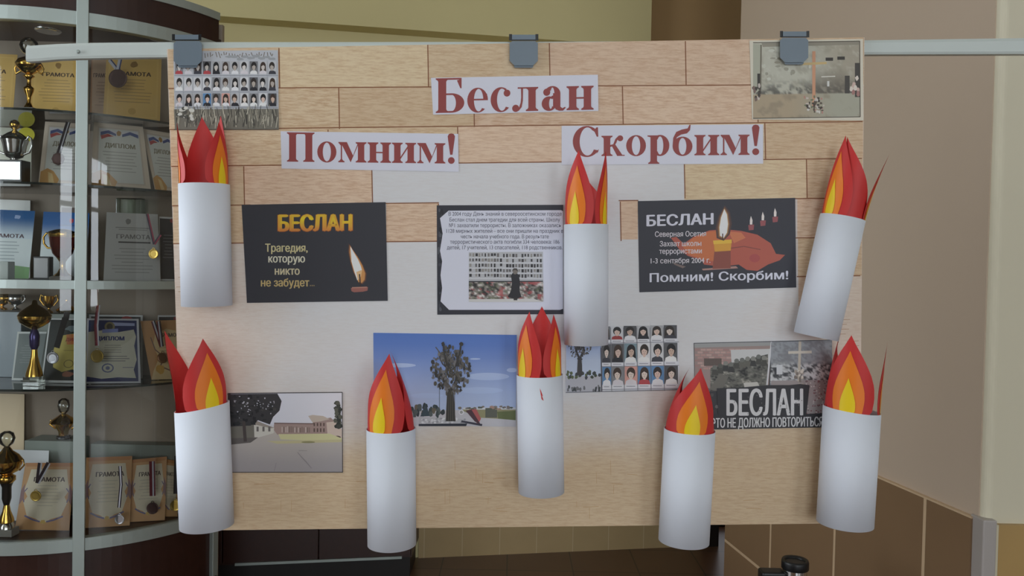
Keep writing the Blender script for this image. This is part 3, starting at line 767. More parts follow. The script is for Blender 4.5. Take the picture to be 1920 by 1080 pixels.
s.grid([(879, 529), (1018.5, 528.5), (1018.5, 565), (879, 565)], 60, 20, flowc)
s.poly([(879, 561), (1000, 560), (1019, 566), (879, 566)], C(196, 194, 192))
s.poly([(958, 517), (961, 512), (968, 511), (973, 516), (975, 530), (974, 545), (978, 557), (966, 561), (952, 557), (958, 545), (960, 530)], C(44, 42, 46))
s.ell(966, 509, 5, 5.5, C(120, 112, 106), 12); s.poly([(960, 508), (963, 503), (969, 503), (972, 509), (966, 506)], C(70, 64, 60)); s.rect(963, 558, 970, 563, C(52, 48, 48))
s.done('poster', 'text poster on white paper with a torn black border and a small memorial picture', 'poster')

# ------------------------------------------------------------------ black poster with a candle before a red leaf
q = [(1196, 377), (1491, 371), (1493, 539), (1199, 548)]
s = Sheet(B, q); s.base(C(52, 52, 60))
def leafc(a, b): return mixc(mixc(C(188, 108, 70), C(176, 84, 78), a), C(140, 70, 72), b * .6)
s.poly([(1258, 446), (1268, 444), (1282, 457), (1300, 444), (1330, 432), (1360, 430), (1390, 433), (1420, 440), (1445, 456), (1455, 476), (1472, 478), (1462, 488), (1440, 496), (1420, 508), (1400, 506), (1385, 496), (1352, 500), (1320, 496), (1316, 488), (1290, 480), (1274, 468)], C(172, 90, 76))
s.poly([(1300, 446), (1330, 434), (1355, 432), (1350, 460), (1340, 490), (1318, 486), (1292, 478), (1280, 462)], C(192, 110, 70))
s.poly([(1366, 434), (1390, 436), (1398, 446), (1376, 456)], C(196, 118, 84))
s.line([(1366, 466), (1395, 462), (1426, 468)], 1.6, C(128, 72, 66)); s.ell(1415, 484, 10, 8, C(164, 78, 76), 12)
s.poly([(1262, 492), (1286, 500), (1280, 503), (1264, 496)], C(120, 104, 100))
s.poly([(1316, 504), (1380, 499), (1384, 503), (1318, 507)], C(170, 130, 122))
s.poly([(1340, 466), (1370, 465), (1370, 503), (1336, 504)], C(136, 76, 66)); s.poly([(1338, 452), (1372, 450), (1370, 470), (1340, 472)], C(206, 150, 62)); s.poly([(1337, 451), (1372, 449), (1372, 456), (1338, 458)], C(222, 178, 70))
fl = [(1358, 392), (1363, 402), (1365, 420), (1363, 436), (1357, 446), (1350, 442), (1349, 426), (1352, 408)]
for sc, c in ((1.9, (82, 62, 58)), (1.5, (116, 82, 62)), (1.2, (180, 140, 88))): s.poly([(1357 + (u - 1357) * sc, 422 + (v - 422) * (1 + (sc - 1) * .25)) for u, v in fl], C(*c))
s.poly(fl, C(228, 226, 228)); s.line([(1355, 438), (1355, 450)], 2, C(80, 50, 40))
for a, b in ((1408, 405), (1430, 397), (1453, 390)):
    s.poly([(a, b), (a + 3, b + 8), (a + 2.5, b + 16), (a - 2, b + 16), (a - 2, b + 8)], C(220, 210, 206)); s.poly([(a - 5, b + 17), (a + 6, b + 16), (a + 5, b + 26), (a - 4, b + 27)], C(146, 82, 86))
BW = C(206, 206, 222)
s.text('БЕСЛАН', 1212, 1338, 424, 21, BW, -0.03, bold=.07)
for txt, a, b, vb in (('Северная Осетия', 1228, 1324, 444), ('Захват школы', 1237, 1315, 462), ('террористами', 1236, 1316, 476), ('1-3 сентября 2004 г.', 1220, 1332, 494)):
    s.text(txt, a, b, vb, 9.8, C(206, 200, 206), -0.012, bold=.022)
s.text('Помним! Скорбим!', 1218, 1478, 529, 16.5, BW, -0.022, bold=.045)
s.done('poster', 'black poster with a large yellow candle glowing before a red leaf', 'poster')

# ------------------------------------------------------------------ photo of a bronze tree monument
rnd = random.Random(21)
def tree(s, cx, top, base, w, col1, col2, seed, n=120, k=1.0):
    rn = random.Random(seed); H = base - top
    s.poly([(cx - .10 * w, base), (cx - .075 * w, base - .40 * H), (cx + .06 * w, base - .40 * H), (cx + .115 * w, base)], col1)
    for i in range(5): x = cx - .075 * w + i * .04 * w; s.line([(x, base - .38 * H), (x - .01 * w + (i - 2) * .012 * w, base)], .014 * w, col2)
    for sg in (-1, 1):
        s.line([(cx + sg * .02 * w, base - .38 * H), (cx + sg * .13 * w, base - .50 * H), (cx + sg * .17 * w, base - .62 * H)], .09 * w, col1)
    for i in range(26):
        a = rn.uniform(0, 2 * pi); x = cx + rn.uniform(-.1, .1) * w; y = base - .55 * H
        pts = [(x, y)]
        for j in range(4): pts.append((pts[-1][0] + rn.uniform(-.14, .14) * w, pts[-1][1] - rn.uniform(.04, .12) * H))
        s.line(pts, .022 * w, rn.choice([col1, col2]))
    i = 0
    while i < n:
        x, y = rn.uniform(-1, 1), rn.uniform(-1, 1)
        if .10 < x * x + y * y < 1:
            s.blob(cx + x * .45 * w, top + .36 * H + y * .30 * H, rn.uniform(.02, .05) * w, rn.uniform(.03, .07) * w, rn.choice([col1, col2, C(92, 88, 86), C(112, 110, 112)]), rn, 7); i += 1
    for dx, dy in ((-.17, 0), (.24, 0.01)):
        s.line([(cx + dx * w, top + dy * H), (cx + dx * w * .9, top + .12 * H), (cx + dx * w * .5, top + .3 * H)], .04 * w, col1)
        s.blob(cx + dx * w, top + .03 * H, .05 * w, .06 * w, col1, rn)
q = [(700, 624), (969, 628), (967, 800), (701, 797)]
s = Sheet(B, q); s.base(C(120, 140, 190))
s.grid(q, 4, 8, lambda a, b: mixc(C(84, 116, 184), C(170, 184, 214), sm(0, .85, b)))
for a, b, c, d in ((750, 685, 30, 4), (891, 673, 10, 1.6), (915, 706, 40, 7), (960, 694, 10, 4), (900, 732, 44, 6), (800, 742, 30, 5)): s.ell(a, b, c, d, C(166, 182, 216), 18)
s.poly([(701, 770), (967, 768), (967, 800), (701, 797)], C(186, 184, 190))
s.poly([(862, 768), (967, 764), (967, 787), (896, 783)], C(142, 138, 106))
s.rect(868, 764, 967, 768, C(196, 198, 204)); s.rect(910, 765, 932, 783, C(92, 94, 86)); s.poly([(932, 772), (967, 770), (967, 788), (934, 785)], C(100, 108, 72))
for k in range(30): s.blob(rnd.uniform(860, 966), rnd.uniform(762, 767), 4, 2.2, rnd.choice([C(120, 112, 106), C(86, 92, 84), C(160, 130, 118)]), rnd)
for k in range(26):
    u = rnd.uniform(758, 836); s.blob(u, rnd.uniform(762, 778), rnd.uniform(3, 6), rnd.uniform(4, 10), rnd.choice([C(62, 72, 74), C(84, 92, 92), C(52, 60, 64), C(104, 96, 82)]), rnd)
s.poly([(798, 756), (806, 780), (788, 781)], C(58, 72, 80)); s.line([(824, 722), (824, 770)], 1, C(84, 90, 104))
s.poly([(786, 782), (872, 786), (875, 798), (785, 798)], C(176, 176, 180))
for k in range(40): s.blob(rnd.uniform(790, 872), rnd.uniform(784, 794), 3, 2, rnd.choice([C(208, 208, 212), C(150, 150, 156), C(196, 196, 200)]), rnd)
s.poly([(785, 795), (876, 794), (874, 799), (785, 799)], C(44, 48, 58))
s.poly([(882, 768), (893, 767), (902, 785), (896, 796), (884, 780)], C(170, 92, 92)); s.poly([(873, 770), (884, 768), (902, 797), (890, 790)], C(80, 56, 64)); s.line([(865, 790), (904, 797)], 4, C(60, 60, 72))
s.ell(865, 773, 5, 5, C(210, 208, 214), 12); s.ell(865, 773, 3, 3, C(150, 150, 150), 10)
tree(s, 845, 641, 790, 82, C(58, 56, 54), C(86, 82, 74), 3, 230)
s.done('monument_photo', 'photo of a bronze tree monument against a deep blue sky', 'photo')

# ------------------------------------------------------------------ sheet of portraits with a small monument picture
rnd = random.Random(33)
q = [(1060, 615), (1270, 611), (1275, 731), (1061, 737)]
s = Sheet(B, q); s.base(C(206, 206, 212))
s.grid([(1061, 617), (1126, 615), (1128, 734), (1062, 736)], 2, 6, lambda a, b: mixc(C(122, 148, 200), C(186, 198, 220), sm(0, .6, b)))
s.poly([(1061, 706), (1128, 704), (1129, 734), (1062, 736)], C(176, 176, 184))
for k in range(24): s.blob(rnd.uniform(1063, 1126), rnd.uniform(696, 708), 3.5, 4, rnd.choice([C(66, 74, 62), C(90, 100, 72), C(60, 64, 70)]), rnd)
for k in range(22): s.blob(rnd.uniform(1063, 1124), rnd.uniform(725, 733), 2.5, 4, rnd.choice([C(66, 70, 72), C(110, 110, 114)]), rnd)
tree(s, 1087, 618, 704, 46, C(56, 54, 56), C(84, 82, 82), 6, 110)
xs = [1127, 1145, 1169, 1194, 1219, 1244, 1270]
for r, (v0, v1, vl) in enumerate(((612, 637, 643), (645, 680, 687), (688, 722, 730))):
    for i in range(6):
        a, b = xs[i] + r * .9 + .6, xs[i + 1] + r * .9 - .8
        s.portrait(a, v0 - .02 * (a - 1127), b, v1 - .02 * (a - 1127), rnd, True, True)
        s.rect(a, v1 - .02 * (a - 1127), b, vl - .02 * (a - 1127), C(208, 208, 214))
        s.line([(a + 3, v1 + 3.2 - .02 * (a - 1127)), (b - 4, v1 + 3.2 - .02 * (a - 1127))], 1.1, C(120, 120, 128))
    s.line([(1127, vl + .5), (1273, vl - 2)], .9, C(110, 110, 118))
for x in xs[:-1]: s.line([(x, 614), (x + 2, 733)], .9, C(120, 120, 126))
s.line([(1061, 736), (1275, 730.5)], 1.2, C(90, 90, 96)); s.line([(1127, 652), (1128.5, 734)], 1.3, C(70, 70, 78))
s.done('portrait_sheet', 'colour sheet of portraits in three rows beside a small picture of a tree monument', 'photo')

# ------------------------------------------------------------------ black-and-white poster with a white headline
rnd = random.Random(40)
q = [(1301, 643), (1560, 637), (1562, 801), (1304, 806)]
s = Sheet(B, q); s.base(C(60, 60, 64))
s.poly([(1302, 644), (1446, 641), (1441, 730), (1303, 734)], C(150, 132, 128)); s.poly([(1302, 644), (1446, 641), (1445, 648), (1302, 652)], C(150, 150, 150))
for r in range(8):
    for i in range(13):
        a = 1303 + i * 10.8 + (r % 2) * 5; b = 654 + r * 5
        if a < 1436: s.rect(a, b, a + 9.4, b + 3.6, rnd.choice([C(172, 138, 132), C(158, 126, 122), C(180, 150, 144)]))
s.poly([(1370, 656), (1444, 654), (1443, 684), (1372, 686)], C(192, 192, 192)); s.rect(1320, 672, 1353, 686, C(96, 84, 80))
def crowdc(a, b):
    n = fbm(a * 13, b * 11, 17); n2 = fbm(a * 30, b * 24, 5); q = .55 * n + .45 * n2
    return mixc(mixc(C(44, 44, 46), C(104, 104, 98), sm(.3, .55, q)), C(170, 166, 156), sm(.56, .74, q))
s.grid([(1332, 690), (1440, 664), (1440, 731), (1332, 733)], 44, 32, crowdc)
for k in range(10):
    u = 1340 + k * 10.3; v = 690 - (u - 1332) * .22 + rnd.uniform(-4, 5); s.ell(u, v, 4.6, 4.4, rnd.choice([C(108, 110, 106), C(128, 128, 122), C(88, 88, 84)]), 12); s.poly([(u - 6, v + 14), (u - 4, v + 4), (u + 4, v + 4), (u + 7, v + 15)], rnd.choice([C(74, 74, 70), C(60, 60, 60), C(96, 94, 88)]))
s.poly([(1394, 718), (1420, 716), (1424, 724), (1396, 727)], C(188, 186, 180)); s.poly([(1330, 730), (1350, 700), (1366, 706), (1352, 735)], C(108, 106, 100))
s.poly([(1447, 641), (1560, 638), (1561, 740), (1443, 740)], C(136, 140, 146)); s.line([(1446.5, 641), (1438, 722)], 3, C(200, 200, 204))
def gymc(a, b):
    q = .5 * fbm(a * 14, b * 10, 31) + .5 * fbm(a * 34, b * 22, 33)
    c = mixc(C(146, 150, 156), C(124, 126, 130), sm(.4, .6, q)); m_ = sm(.45, .62, b)
    return mixc(c, mixc(C(62, 64, 68), C(196, 198, 200), sm(.42, .6, q)), m_)
s.grid([(1446, 642), (1560, 639), (1560, 716), (1444, 718)], 40, 30, gymc)
s.poly([(1446, 714), (1560, 712), (1561, 800), (1446, 780)], C(150, 142, 142))
for k in range(90): s.blob(rnd.uniform(1510, 1556), rnd.uniform(714, 778), 1.8, 1.6, rnd.choice([C(110, 96, 100), C(190, 184, 182), C(126, 84, 88)]), rnd, 6)
s.line([(1500, 640), (1498, 715)], 5, C(186, 178, 164)); s.line([(1478, 661), (1522, 660)], 5, C(196, 190, 178)); s.rect(1456, 684, 1467, 702, C(196, 198, 202))
for k in range(24): s.blob(rnd.uniform(1491, 1506), rnd.uniform(690, 722), 3, 4, rnd.choice([C(206, 200, 190), C(160, 152, 142), C(120, 112, 106)]), rnd)
s.poly([(1304, 780), (1346, 776), (1344, 728), (1396, 726), (1440, 722), (1480, 722), (1500, 720), (1518, 722), (1515, 752), (1512, 776), (1562, 774), (1562, 801), (1304, 806)], C(54, 54, 58))
for k in range(26): s.blob(rnd.uniform(1306, 1344), rnd.uniform(730, 776), 4, 4, rnd.choice([C(80, 78, 78), C(100, 98, 98), C(60, 60, 62)]), rnd)
HW = C(204, 204, 206)
s.text('БЕСЛАН', 1362, 1506, 779, 49, HW, -0.004, bold=.035)
for k in range(26): s.blob(rnd.uniform(1364, 1506), rnd.uniform(732, 776), 1.2, 1.2, C(110, 108, 108), rnd, 6)
s.text('ЭТО НЕ ДОЛЖНО ПОВТОРИТЬСЯ', 1333, 1543, 802, 17.5, HW, -0.014, bold=.03)
s.done('poster', 'grey poster with a crouching crowd, a cross and a large white headline on black', 'poster')

# ------------------------------------------------------------------ photo of a brick building behind a yard
rnd = random.Random(50)
q = [(427, 737), (642, 735), (643, 886), (429, 886)]
s = Sheet(B, q); s.base(C(66, 58, 56))
q2 = [(428, 738.5), (641, 736.5), (641.8, 884.8), (430, 885)]
s.grid(q2, 6, 8, lambda a, b: mixc(C(204, 206, 220), C(214, 212, 222), a) if b < .45 else mixc(C(178, 170, 164), C(150, 144, 146), sm(.5, 1, b)) )
s.poly([(514, 793), (586, 794), (588, 788), (620, 783), (628, 790), (626, 816), (520, 815), (513, 806)], C(156, 134, 128)); s.line([(514, 793.5), (588, 794.5)], 2, C(110, 90, 86))
s.poly([(578, 780), (586, 778), (606, 780), (618, 786), (602, 790), (586, 792)], C(186, 172, 160))
for i in range(4): s.rect(588 + i * 6, 793, 590.6 + i * 6, 799, C(92, 76, 70)); s.rect(588 + i * 6, 803, 590.6 + i * 6, 810, C(92, 76, 70))
for i in range(16): s.rect(528 + i * 3.4, 800 + rnd.uniform(-1, 2), 530 + i * 3.4, 811, rnd.choice([C(130, 112, 106), C(186, 172, 166), C(120, 104, 96)]))
s.poly([(612, 792), (632, 790), (641, 806), (641, 822), (622, 822), (614, 814)], C(198, 180, 168)); s.ell(633, 820, 6, 3, C(92, 76, 72))
s.poly([(522, 814), (618, 813), (641, 822), (641, 828), (526, 824)], C(196, 192, 148)); s.poly([(500, 827), (641, 824), (641, 829), (520, 832)], C(184, 176, 138)); s.ell(578, 829, 13, 1.8, C(134, 130, 92))
s.poly([(477, 788), (500, 798), (514, 802), (513, 812), (482, 821), (474, 818)], C(196, 192, 184)); s.poly([(476, 788), (484, 790), (514, 802), (508, 803), (478, 796)], C(150, 140, 132))
for u in (481, 492, 503): s.rect(u, 800, u + 4, 809, C(104, 98, 96))
s.poly([(429, 795), (476, 794), (477, 820), (430, 824)], C(112, 108, 100)); s.poly([(428, 822), (484, 820), (470, 830), (429, 834)], C(96, 90, 88))
s.poly([(428, 739), (520, 738), (528, 752), (524, 770), (512, 782), (506, 796), (484, 788), (470, 798), (428, 800)], C(58, 56, 58))
for k in range(60):
    u, v = rnd.uniform(430, 526), rnd.uniform(740, 796)
    if u - 470 + (v - 760) * .9 < 54: s.blob(u, v, rnd.uniform(3, 8), rnd.uniform(2, 6), rnd.choice([C(46, 46, 48), C(60, 58, 58), C(70, 68, 66), C(40, 40, 42)]), rnd, 9, .6)
for k in range(40):
    u, v = rnd.gauss(450, 14) if k % 2 else rnd.gauss(492, 14), rnd.gauss(756 if k % 2 == 0 else 762, 10)
    if 431 < u < 518 and 741 < v < 784: s.blob(u, v, rnd.uniform(.8, 2.8), rnd.uniform(.8, 2.2), C(182, 182, 190), rnd, 7, .6)
s.line([(457, 790), (460, 828)], 6, C(74, 66, 64))
for k in range(24): s.blob(rnd.uniform(628, 639), rnd.uniform(750, 800), 5, 5, rnd.choice([C(66, 68, 62), C(90, 90, 80), C(54, 56, 52)]), rnd)
s.line([(558, 848), (566, 858), (572, 864), (584, 878)], .8, C(124, 118, 120)); s.line([(560, 845), (576, 845)], .7, C(130, 124, 124)); s.line([(518, 868), (514, 884)], .7, C(130, 124, 126))
for e in ([(427.5, 737.5), (641.7, 735.7)], [(641.7, 735.7), (642.5, 885.6)], [(642.5, 885.6), (429.5, 885.8)]): s.line(e, 1.2, C(64, 58, 58))
s.done('building_photo', 'photo of a ruined brick building behind a grey yard with dark trees', 'photo')

# ================================================================== PAPER CANDLES
tube_paper = pmat('white_paper', C(206, 210, 224), 0.75, var=0.012, scale=25, spec=0.2)
red_p = pmat('red_card', raw(206, 46, 44), 0.55, var=0.03, scale=20)
org_p = pmat('orange_card', raw(244, 128, 22), 0.5, var=0.03, scale=20)
yel_p = pmat('yellow_card', raw(246, 212, 20), 0.5, var=0.03, scale=20)
PROF = [(0, .74), (.12, .90), (.28, 1.0), (.42, .96), (.55, .80), (.68, .58), (.80, .36), (.90, .17), (1.0, .0)]
def prof(t):
    for (a, b), (c, d) in zip(PROF[:-1], PROF[1:]):
        if t <= c: return b + (d - b) * (t - a) / (c - a)
    return 0
def candle(top, bot, hw, label, petals, slant=(0, 0), mark=False):
    """top, bot: centres of the tube's ends in the photograph; hw: half width there in px"""
    Rr = hw * 0.97 / 1000.0
    ctr = Rr + 0.0012
    p1, p0 = B(*top, ctr), B(*bot, ctr)
    ax = p1 - p0; H = float(np.linalg.norm(ax)); ax /= H
    nn = -BN - ax * float(np.dot(-BN, ax)); nn /= np.linalg.norm(nn)
    sd = np.cross(nn, ax); sd = sd if sd[0] > 0 else -sd
    def pt(th, h, r): return p0 + ax * h + r * (sin(th) * sd + cos(th) * nn)
    skew = math.degrees(math.atan2(-(p0[0] + p1[0]) / 2, 1.45))
    root = thing('paper_candle', p0, label, 'paper candle', 'paper candles on the board')
    m = MB(); N = 56; M_ = 6
    def ring(r, h0, sl): return [pt(2 * pi * k / N, h0 + (slant[0] * sin(2 * pi * k / N) + slant[1] * cos(2 * pi * k / N) if sl else 0), r) for k in range(N)]
    o0, o1, i0, i1 = ring(Rr, 0, 0), ring(Rr, H, 1), ring(Rr - .0008, 0, 0), ring(Rr - .0008, H, 1)
    V = o0 + o1 + i1 + i0; Fs = []
    for b in range(3):
        for k in range(N): Fs.append((b * N + k, b * N + (k + 1) % N, (b + 1) * N + (k + 1) % N, (b + 1) * N + k))
    for k in range(N): Fs.append((3 * N + k, 3 * N + (k + 1) % N, (k + 1) % N, k))
    m.mesh(V, Fs, 0, None, False)
    for i in range(len(m.sm)): m.sm[i] = i < N or N * 2 <= i < N * 3
    a = pi * .93     # glued seam at the back
    tb = m.build('paper_tube', tube_paper, parent=root)
    if mark:
        mk = MB()
        for th, h in ((0.02, H - .026), (0.05, H - .034)):
            mk.face([pt(th - .06, h + .008, Rr + .0003), pt(th - .02, h - .004, Rr + .0003), pt(th + .07, h - .007, Rr + .0003), pt(th + .0, h + .002, Rr + .0003)])
        tag(mk.build('red_spot', red_p, parent=tb), 'small red spot on the white paper')
    for pe in petals:
        th0, wid, hh, lean, flare, layers = pe[:6]; th0 += skew
        r_ = pe[6] if len(pe) > 6 else 0.94
        sink = 0.02
        def strip(th_c, w_, h_, z0, out, ln, fl, n=20, k=8, off=0.0):
            V = []; Fs = []
            for i in range(n + 1):
                t = i / n; z = z0 + (h_ - z0) * t; zz = max(0.0, z) / hh
                cth = radians(th_c + ln * zz ** 1.4); ww = radians(w_) * prof(t if z0 < 0 else .1 + .9 * t)
                if z < 0: ww = radians(w_) * prof(0)
                rad = Rr * (r_ + fl * zz ** 1.6) + out
                for j in range(k + 1): V.append(pt(cth + ww * (2 * j / k - 1), H + z + off, rad))
            for i in range(n):
                for j in range(k): Fs.append((i * (k + 1) + j, i * (k + 1) + j + 1, (i + 1) * (k + 1) + j + 1, (i + 1) * (k + 1) + j))
            return V, Fs
        m = MB(); V, Fs = strip(th0, wid, hh, -sink, 0, lean, flare); m.mesh(V, Fs, 0, None, True)
        V2, _ = strip(th0, wid, hh, -sink, -.0004, lean, flare); m.mesh(V2, [f[::-1] for f in Fs], 0, None, True)
        ptl = m.build('flame_petal', red_p, parent=root)
        if layers:
            do = pe[7] if len(pe) > 7 else 0
            m = MB(); V, Fs = strip(th0 + do, wid * .58, hh * .80, -sink * .6, .0007, lean, flare); m.mesh(V, Fs, 0, None, True)
            m.build('orange_layer', org_p, parent=ptl)
            m = MB(); V, Fs = strip(th0 + do * 1.6, wid * .27, hh * .45, -sink * .6, .0014, lean, flare); m.mesh(V, Fs, 0, None, True)
            m.build('yellow_layer', yel_p, parent=ptl)
    return root
candle((383, 346), (388, 573), 45.5, 'white paper candle below the grey portrait collage, flame petals spread apart',
       [(174, 52, .128, 8, 0.0, False), (138, 34, .130, -4, .05, False), (46, 44, .108, -6, .0, True), (-98, 50, .110, 0, .06, True)])
candle((379, 762), (388, 985), 49, 'white paper candle beside the photo of the brick building, thin petal leaning out',
       [(14, 58, .128, -6, 0.0, True, .94, 6), (-122, 42, .140, 8, .42, True), (165, 55, .06, 0, 0, False)], slant=(.007, .0))
candle((733, 803), (735, 1020), 46, 'white paper candle in front of the bronze tree photo, petals closed to one point',
       [(-28, 62, .142, 26, -.12, True, .94, -2), (108, 66, .143, 0, -.95, False), (-128, 62, .132, 0, -.8, False)])
candle((1012, 702), (1015, 922), 43.5, 'white paper candle with a small red spot below its flame',
       [(-46, 50, .118, 20, -.05, True, .94, -4), (52, 42, .112, -10, 0, True, .94, 2), (172, 62, .122, 0, 0, False)], mark=True)
candle((1099, 421), (1099, 645), 41.5, 'white paper candle below the title strip, beside the torn-border text poster',
       [(-34, 54, .130, 14, 0, True), (58, 34, .130, 4, .05, True), (178, 75, .085, 0, 0, False)])
candle((1293, 805), (1282, 1014), 47.5, 'white paper candle before the grey poster, closed flame tilted to one side',
       [(2, 66, .118, 20, -.15, True, .95, 2), (-96, 68, .117, 0, -.86, False), (104, 62, .112, 0, -.7, False)])
candle((1580, 408), (1530, 631), 40.5, 'tilted white paper candle hanging askew at the edge of the board',
       [(-34, 48, .142, -8, 0, True, .95, -4), (34, 50, .140, -74, -.03, False, .90), (84, 22, .125, 4, .42, True), (180, 60, .07, 0, 0, False)], slant=(0, .0))
candle((1597, 767), (1584, 981), 51, 'white paper candle overlapping the board edge beside the white headline poster',
       [(-10, 60, .138, 0, 0, True), (-120, 55, .138, 40, -.4, False), (88, 26, .130, 0, .12, True)], slant=(-.004, 0))

# ================================================================== RAIL, CLIPS
rail_m = pmat('white_rail_plastic', raw(206, 214, 210), 0.4, var=0.02)
rail = thing('hanging_rail', B(1985, 86, -.02) * np.array([1, 1, 0]), 'long white horizontal rail that carries the board, cut off at one end', 'rail')
m = MB()
RP = [(50, 86.5, 116), (75, 84.5, 114.5), (110, 82.5, 111.5), (150, 81, 110), (200, 80, 109), (312, 79, 107.5), (600, 79, 106), (960, 78.5, 105), (1300, 77, 104), (1621, 75.5, 102.5), (1920, 71.5, 101.5), (2100, 70, 100.5)]
for off, mi in ((-.010, 0),):
    V = []
    for u, a, b in RP:
        a3, b3 = B(u, a, off), B(u, b, off)
        mid = a3 * .8 + b3 * .2; mid2 = a3 * .15 + b3 * .85
        for q in (a3 + BN * .002, a3, mid - BN * .003, mid2 - BN * .003, b3 - BN * .001, b3 + BN * .004, b3 + BN * .012, a3 + BN * .012): V.append(q)
    n = 8
    m.mesh(V, [(i * n + k, i * n + (k + 1) % n, (i + 1) * n + (k + 1) % n, (i + 1) * n + k) for i in range(len(RP) - 1) for k in range(n)])
    m.face(V[:n]); m.face(V[-n:][::-1])
m.build('rail', rail_m, parent=rail)
p = B(147, 97, -.004)
m = MB(); m.lathe(p, [(.0035, 0), (.0035, .0015), (.002, .0025)], 14, ax=-BN); m.build('rivet', alu, parent=rail)
px = B(2010, 88, -.02)
m = MB(); m.box(px[0] - .018, px[1] + .008, 0.03, px[0] + .018, px[1] + .038, px[2] + .02); m.build('upright', alu, parent=rail, bevel=.003)
m = MB(); m.box(px[0] - .22, px[1] + .0, 0.0, px[0] + .22, px[1] + .046, .03); m.build('foot', alu, parent=rail, bevel=.004)

clip_m = pmat('slate_grey_plastic', raw(116, 130, 142), 0.38, var=0.03)
clip_b = pmat('black_plastic', raw(22, 22, 24), 0.4, var=0.03)
def clip(u, v, dv, label, tw):
    """u, v: centre of the jaw's top edge"""
    root = thing('binder_clip', B(u, v + 50, 0), label, 'clip', 'clips holding the board')
    def oct_(w, t, b, c, h): return [B(u + x, v + y, h) for x, y in ((-w + c * .5, t), (w - c * .5, t), (w, t + c * .5), (w, b - c), (w - c, b), (-w + c, b), (-w, b - c), (-w, t + c * .5))]
    m = MB(); m.prism(oct_(26.5, 0, 46, 9, .0015), oct_(26.5, 0, 46, 9, .010)); j = m.build('front_jaw', clip_m, parent=root, bevel=.0016)
    m = MB(); m.prism(oct_(18, 43, 50, 2, .0012), oct_(18, 43, 50, 2, .007)); m.build('gripping_lip', clip_m, parent=root, bevel=.0008)
    m = MB(); m.prism(oct_(24, 1, 40, 7, -.038), oct_(24, 1, 40, 7, -.030)); m.build('back_jaw', clip_m, parent=root, bevel=.0014)
    m = MB(); m.prism([B(u + x, v + y, .004) for x, y in ((-22 + tw, -12), (22 + tw, -12), (22 + tw, -1), (-22 + tw, -1))], [B(u + x, v + y, -.034) for x, y in ((-22 + tw, -12), (22 + tw, -12), (22 + tw, -1), (-22 + tw, -1))])
    m.build('handle_arm', clip_m, parent=root, bevel=.001)
    for sx in (-1, 1):
        a, b = (sx * 22 + tw, sx * 27.5 + tw)
        m = MB(); m.prism([B(u + x, v + y, .002) for x, y in ((a, -13), (b, -13), (b, -1), (a, -1))], [B(u + x, v + y, -.032) for x, y in ((a, -13), (b, -13), (b, -1), (a, -1))])
        m.build('hinge_side', clip_b, parent=root)
    m = MB(); m.prism([B(u + x, v + y, .0055) for x, y in ((-24 + tw, -3), (24 + tw, -3), (24 + tw, -.5), (-24 + tw, -.5))], [B(u + x, v + y, -.03) for x, y in ((-24 + tw, -3), (24 + tw, -3), (24 + tw, -.5), (-24 + tw, -.5))])
    m.build('spring_bar', clip_b, parent=root)
clip(352, 77, 0, 'grey clip gripping the board above the portrait collage', -2)
clip(982, 77, 0, 'grey clip gripping the board above the middle title strip', 0)
clip(1489, 71, 0, 'grey clip gripping the board above the photo of the hall', 1)

# ================================================================== THINGS IN THE CABINET
def cert_sheet(q, z, yl, yr, lean):
    """q: TL, TR, BR, BL as seen; the foot stands on a shelf at height z, the top leans back by `lean`"""
    bl = P(*q[3], yl); bl[2] = z; br = P(*q[2], yr); br[2] = z
    tl = P(*q[0], yl + lean)
    n = np.cross(br - bl, tl - bl); d_ = ray(*q[1]); tr = EYE + d_ * (((bl - EYE) @ n) / (d_ @ n))
    n = np.cross(br - bl, tl - bl); n /= np.linalg.norm(n)
    if n[1] > 0: n = -n
    bl, br = bl + np.array([0, 0, .0012]), br + np.array([0, 0, .0012])
    def fm(s, t, h):
        s, t = s / 100, t / 141
        return (1 - t) * ((1 - s) * tl + s * tr) + t * ((1 - s) * bl + s * br) + n * h
    return Sheet(fm, [(0, 0), (100, 0), (100, 141), (0, 141)], thick=.0012, lift=0.0)
KC = 1.0
def R_(r, g, b): return raw(min(255, r), min(255, g), min(255, b))
def text_lines(s, t0, n, col, rn, wide=70, step=7):
    for k in range(n):
        w = wide * rn.uniform(.5, 1); s.rect(50 - w / 2, t0 + k * step, 50 + w / 2, t0 + k * step + 1.6, col)
